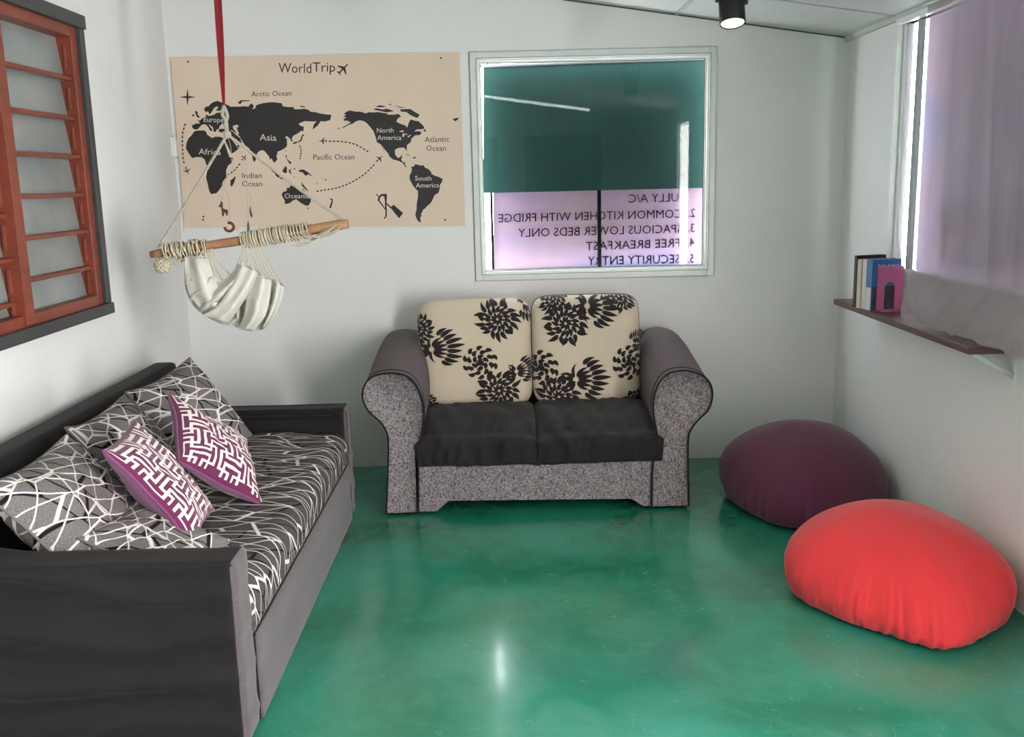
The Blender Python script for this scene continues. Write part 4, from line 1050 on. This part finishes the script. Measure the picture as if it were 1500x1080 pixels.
for k in range(5): strand([H(470+k*5, 350-k*2.4, .015), H(476+k*5, 344-k*2.2, .02), H(482+k*4, 346-k*3, .012), H(496, 337, .01)])
for k in range(6): strand([on(246+k*9)+Vector((0, -.024, .01)), H(250+k*8, 374+(k % 3)*3, .03), H(246+k*10, 383+(k*5) % 9, .02), H(256+k*9, 376, .022)])
bm = bmesh.new(); bc_ = H(238, 389, .01); q = []
for k in range(241):
    t = k/240; th = PI*(.5-.5*math.cos(PI*(t*2 % 1))); ph = k*.52; ax_ = .9 if t < .5 else -.7
    v_ = Vector((math.sin(th)*math.cos(ph)*.034, math.sin(th)*math.sin(ph)*.024, math.cos(th)*.026)); v_.rotate(Matrix.Rotation(ax_, 3, 'Y')); q.append(bc_+v_*(1+.06*nz(k*.2, 1, 1)))
tube_into(bm, q, .0046, 5); from_bm('wrapped_ball', bm, M['cord'], hg, True)
# calico sling: front and back layers with deep folds
TOPC = [(270, 374), (284, 375), (299, 378), (310, 398), (322, 411), (334, 405), (345, 393), (356, 384), (368, 388), (380, 398), (392, 408), (404, 410), (413, 416), (417, 420)]
BOTC = [(270, 398), (271, 420), (278, 440), (291, 456), (308, 467), (325, 475), (342, 478), (353, 483), (366, 485), (380, 485), (391, 477), (399, 462), (409, 446), (416, 426)]
def sling(name, depth, back):
    tc = catmull([(x, y, 0) for x, y in TOPC], 6); bc = catmull([(x, y, 0) for x, y in BOTC], 6); N = len(tc); m = 34; V = []; Fc = []
    for j in range(m+1):
        t = j/m
        for k in range(N):
            u = k/(N-1); p = tc[k].lerp(bc[k], t); sgn = -1 if back else 1
            bul = depth*math.sin(PI*min(1, max(0, u)))**.6*math.sin(PI*(.06+.94*t))**.7
            if u < .48: s = (p.x-270)*.055+(p.y-380)*.062; fo = .026*math.sin(s*3.4+1.2*nz(u*6, t*3, 2))
            else: s = (p.x-345)*.10-(p.y-380)*.020; fo = .030*math.sin(s*3.0+1.0*nz(u*7, t*3, 5))
            fo += .007*nz(u*13, t*5, 9)
            step = .045*(1/(1+math.exp(-(u-.50+.16*(t-.5))*60)))-.02
            d = sgn*bul+(fo*min(1, t*5+.35)*min(1, u*9, (1-u)*9) + (-step if not back else 0))*1.0
            V.append(H(p.x, p.y, d))
    for j in range(m):
        for k in range(N-1):
            a = j*N+k; q = (a, a+N, a+N+1, a+1); Fc.append(q if not back else q[::-1])
    return from_py(name, V, Fc, M['canvas'], hg, True)
sling('sling_cloth', .070, False); sling('sling_cloth_back', .055, True)
def flap(lft, rgt, d0, bow, seed):
    lc = catmull([(x, y, 0) for x, y in lft], 7); rc = catmull([(x, y, 0) for x, y in rgt], 7); V = []; Fc = []; m = 14; N = len(lc)
    for k in range(N):
        for i in range(m+1):
            t = i/m; p = lc[k].lerp(rc[k], t); d = d0+bow*math.sin(PI*t)**.8+.010*math.sin(t*9+seed+.6*k/N)+.006*nz(t*4, k*.3, seed)-.02*abs(2*k/(N-1)-1)**3
            V.append(H(p.x, p.y, d))
    for k in range(N-1):
        for i in range(m): a = k*(m+1)+i; Fc.append((a, a+m+1, a+m+2, a+1))
    return from_py('sling_flap', V, Fc, M['canvas'], hg, True)
flap([(352, 388), (338, 418), (318, 448), (296, 462)], [(379, 400), (368, 425), (350, 452), (336, 472)], .085, .035, 1)
flap([(370, 404), (363, 430), (358, 460), (350, 481)], [(398, 411), (395, 438), (388, 464), (372, 484)], .075, .035, 3)
flap([(403, 413), (399, 438), (391, 464), (384, 478)], [(417, 421), (413, 440), (404, 461), (389, 482)], .050, .025, 6)
flap([(271, 376), (271, 400), (278, 432), (300, 458)], [(306, 380), (312, 404), (322, 425), (334, 447)], .060, .030, 9)
# straps and strings from the bar to the cloth
for xs_, pt in ((300, (284, 384)), (303, (300, 402)), (306, (318, 412)), (312, (336, 402)), (309, (326, 410)), (362, (352, 388)), (365, (362, 386)), (367, (381, 399)), (369, (382, 404)), (371, (390, 408)), (373, (397, 410)), (376, (404, 412)), (379, (411, 415)), (382, (417, 421)), (360, (345, 394))):
    a = on(xs_)+Vector((0, -.022, -.014)); strand([a, a.lerp(H(pt[0], pt[1], .03), .5)+Vector((0, -.004, -.006)), H(pt[0], pt[1], .025)], .0021 if xs_ > 340 else .0034)
for x, y in ((381, 401), (391, 409), (404, 412), (416, 421), (352, 389), (366, 391)):
    bm = bmesh.new(); bmesh.ops.create_uvsphere(bm, u_segments=10, v_segments=6, radius=.0075, matrix=Matrix.Translation(H(x, y, .035))); from_bm('cord_knot', bm, M['rope'], hg, True)
# charms on threads
def extr(name, polys, d, thick, mat, parent):
    bm = bmesh.new()
    for poly in polys:
        fr = [bm.verts.new(H(x, y, d)) for x, y in poly]; bk_ = [bm.verts.new(H(x, y, d)+Vector((0, thick, 0))) for x, y in poly]
        bm.faces.new(fr); bm.faces.new(bk_[::-1]); k = len(poly)
        for i in range(k): bm.faces.new((fr[i], bk_[i], bk_[(i+1) % k], fr[(i+1) % k]))
    bmesh.ops.recalc_face_normals(bm, faces=bm.faces[:]); return from_bm(name, bm, mat, parent)
c1 = empty('charm_string', H(330, 280)); tag(c1, 'thread with a carved llama and a round dark charm hanging before the map', 'charm')
tube('thread', [K, H(338, 215), H(340, 245), H(327, 272)], .0011, M['rope'], c1, 5); tube('thread', [H(327, 272), H(326, 288), H(324, 297)], .0011, M['rope'], c1, 5); tube('thread', catmull([H(327, 274), H(334, 286), H(336, 305), H(337, 325)], 6), .0011, M['rope'], c1, 5)
extr('llama_charm', [[cF(p) for p in L('620 545 635 540 645 570 650 640 680 655 715 660 725 690 715 745 700 745 690 705 665 710 665 755 640 755 635 690 625 625 595 625 588 605 612 585')]], .01, .006, M['charm'], c1)
cx, cy = cF((745, 910)); ring = [H(cx+6.6*math.cos(t), cy+6.2*math.sin(t), .01) for t in [2*PI*k/20 for k in range(14, 31)]]
tube('round_charm', ring, .0055, M['charm'], c1, 8)
extr('heart_insert', [[(cx-5, cy-1), (cx-3, cy-3.5), (cx, cy-.5), (cx+3, cy-3.5), (cx+5, cy-1), (cx+3, cy+5), (cx-.5, cy+8), (cx-3, cy+5)]], .008, .004, M['charmlight'], c1)
extr('tag_charm', [[(cx+5, cy+2), (cx+14, cy), (cx+15, cy+3), (cx+4, cy+7)]], .006, .004, M['charmlight'], c1)
c2 = empty('charm_string', H(364, 300)); tag(c2, 'thread with two slim dark wooden drops hanging before the map', 'charm')
tube('thread', catmull([K+Vector((.008, -.006, -.004)), H(357, 230), H(361, 255), H(363, 281)], 6), .0011, M['rope'], c2, 5)
tube('thread', catmull([H(363, 282), H(361, 288), H(363, 300), H(363.5, 325)], 6), .0011, M['rope'], c2, 5); tube('thread', catmull([H(363, 282), H(367, 288), H(367, 304)], 6), .0011, M['rope'], c2, 5)
tube('drop_charm', [H(367, 302, .005), H(366.5, 308, .005), H(368, 315, .005), H(369, 319, .005)], [.001, .0035, .0055, .001], M['charm'], c2, 8)
tube('drop_charm', [H(363.5, 324, .005), H(363.5, 330, .005), H(364, 338, .005), H(364, 341, .005)], [.001, .0045, .005, .001], M['charm'], c2, 8)
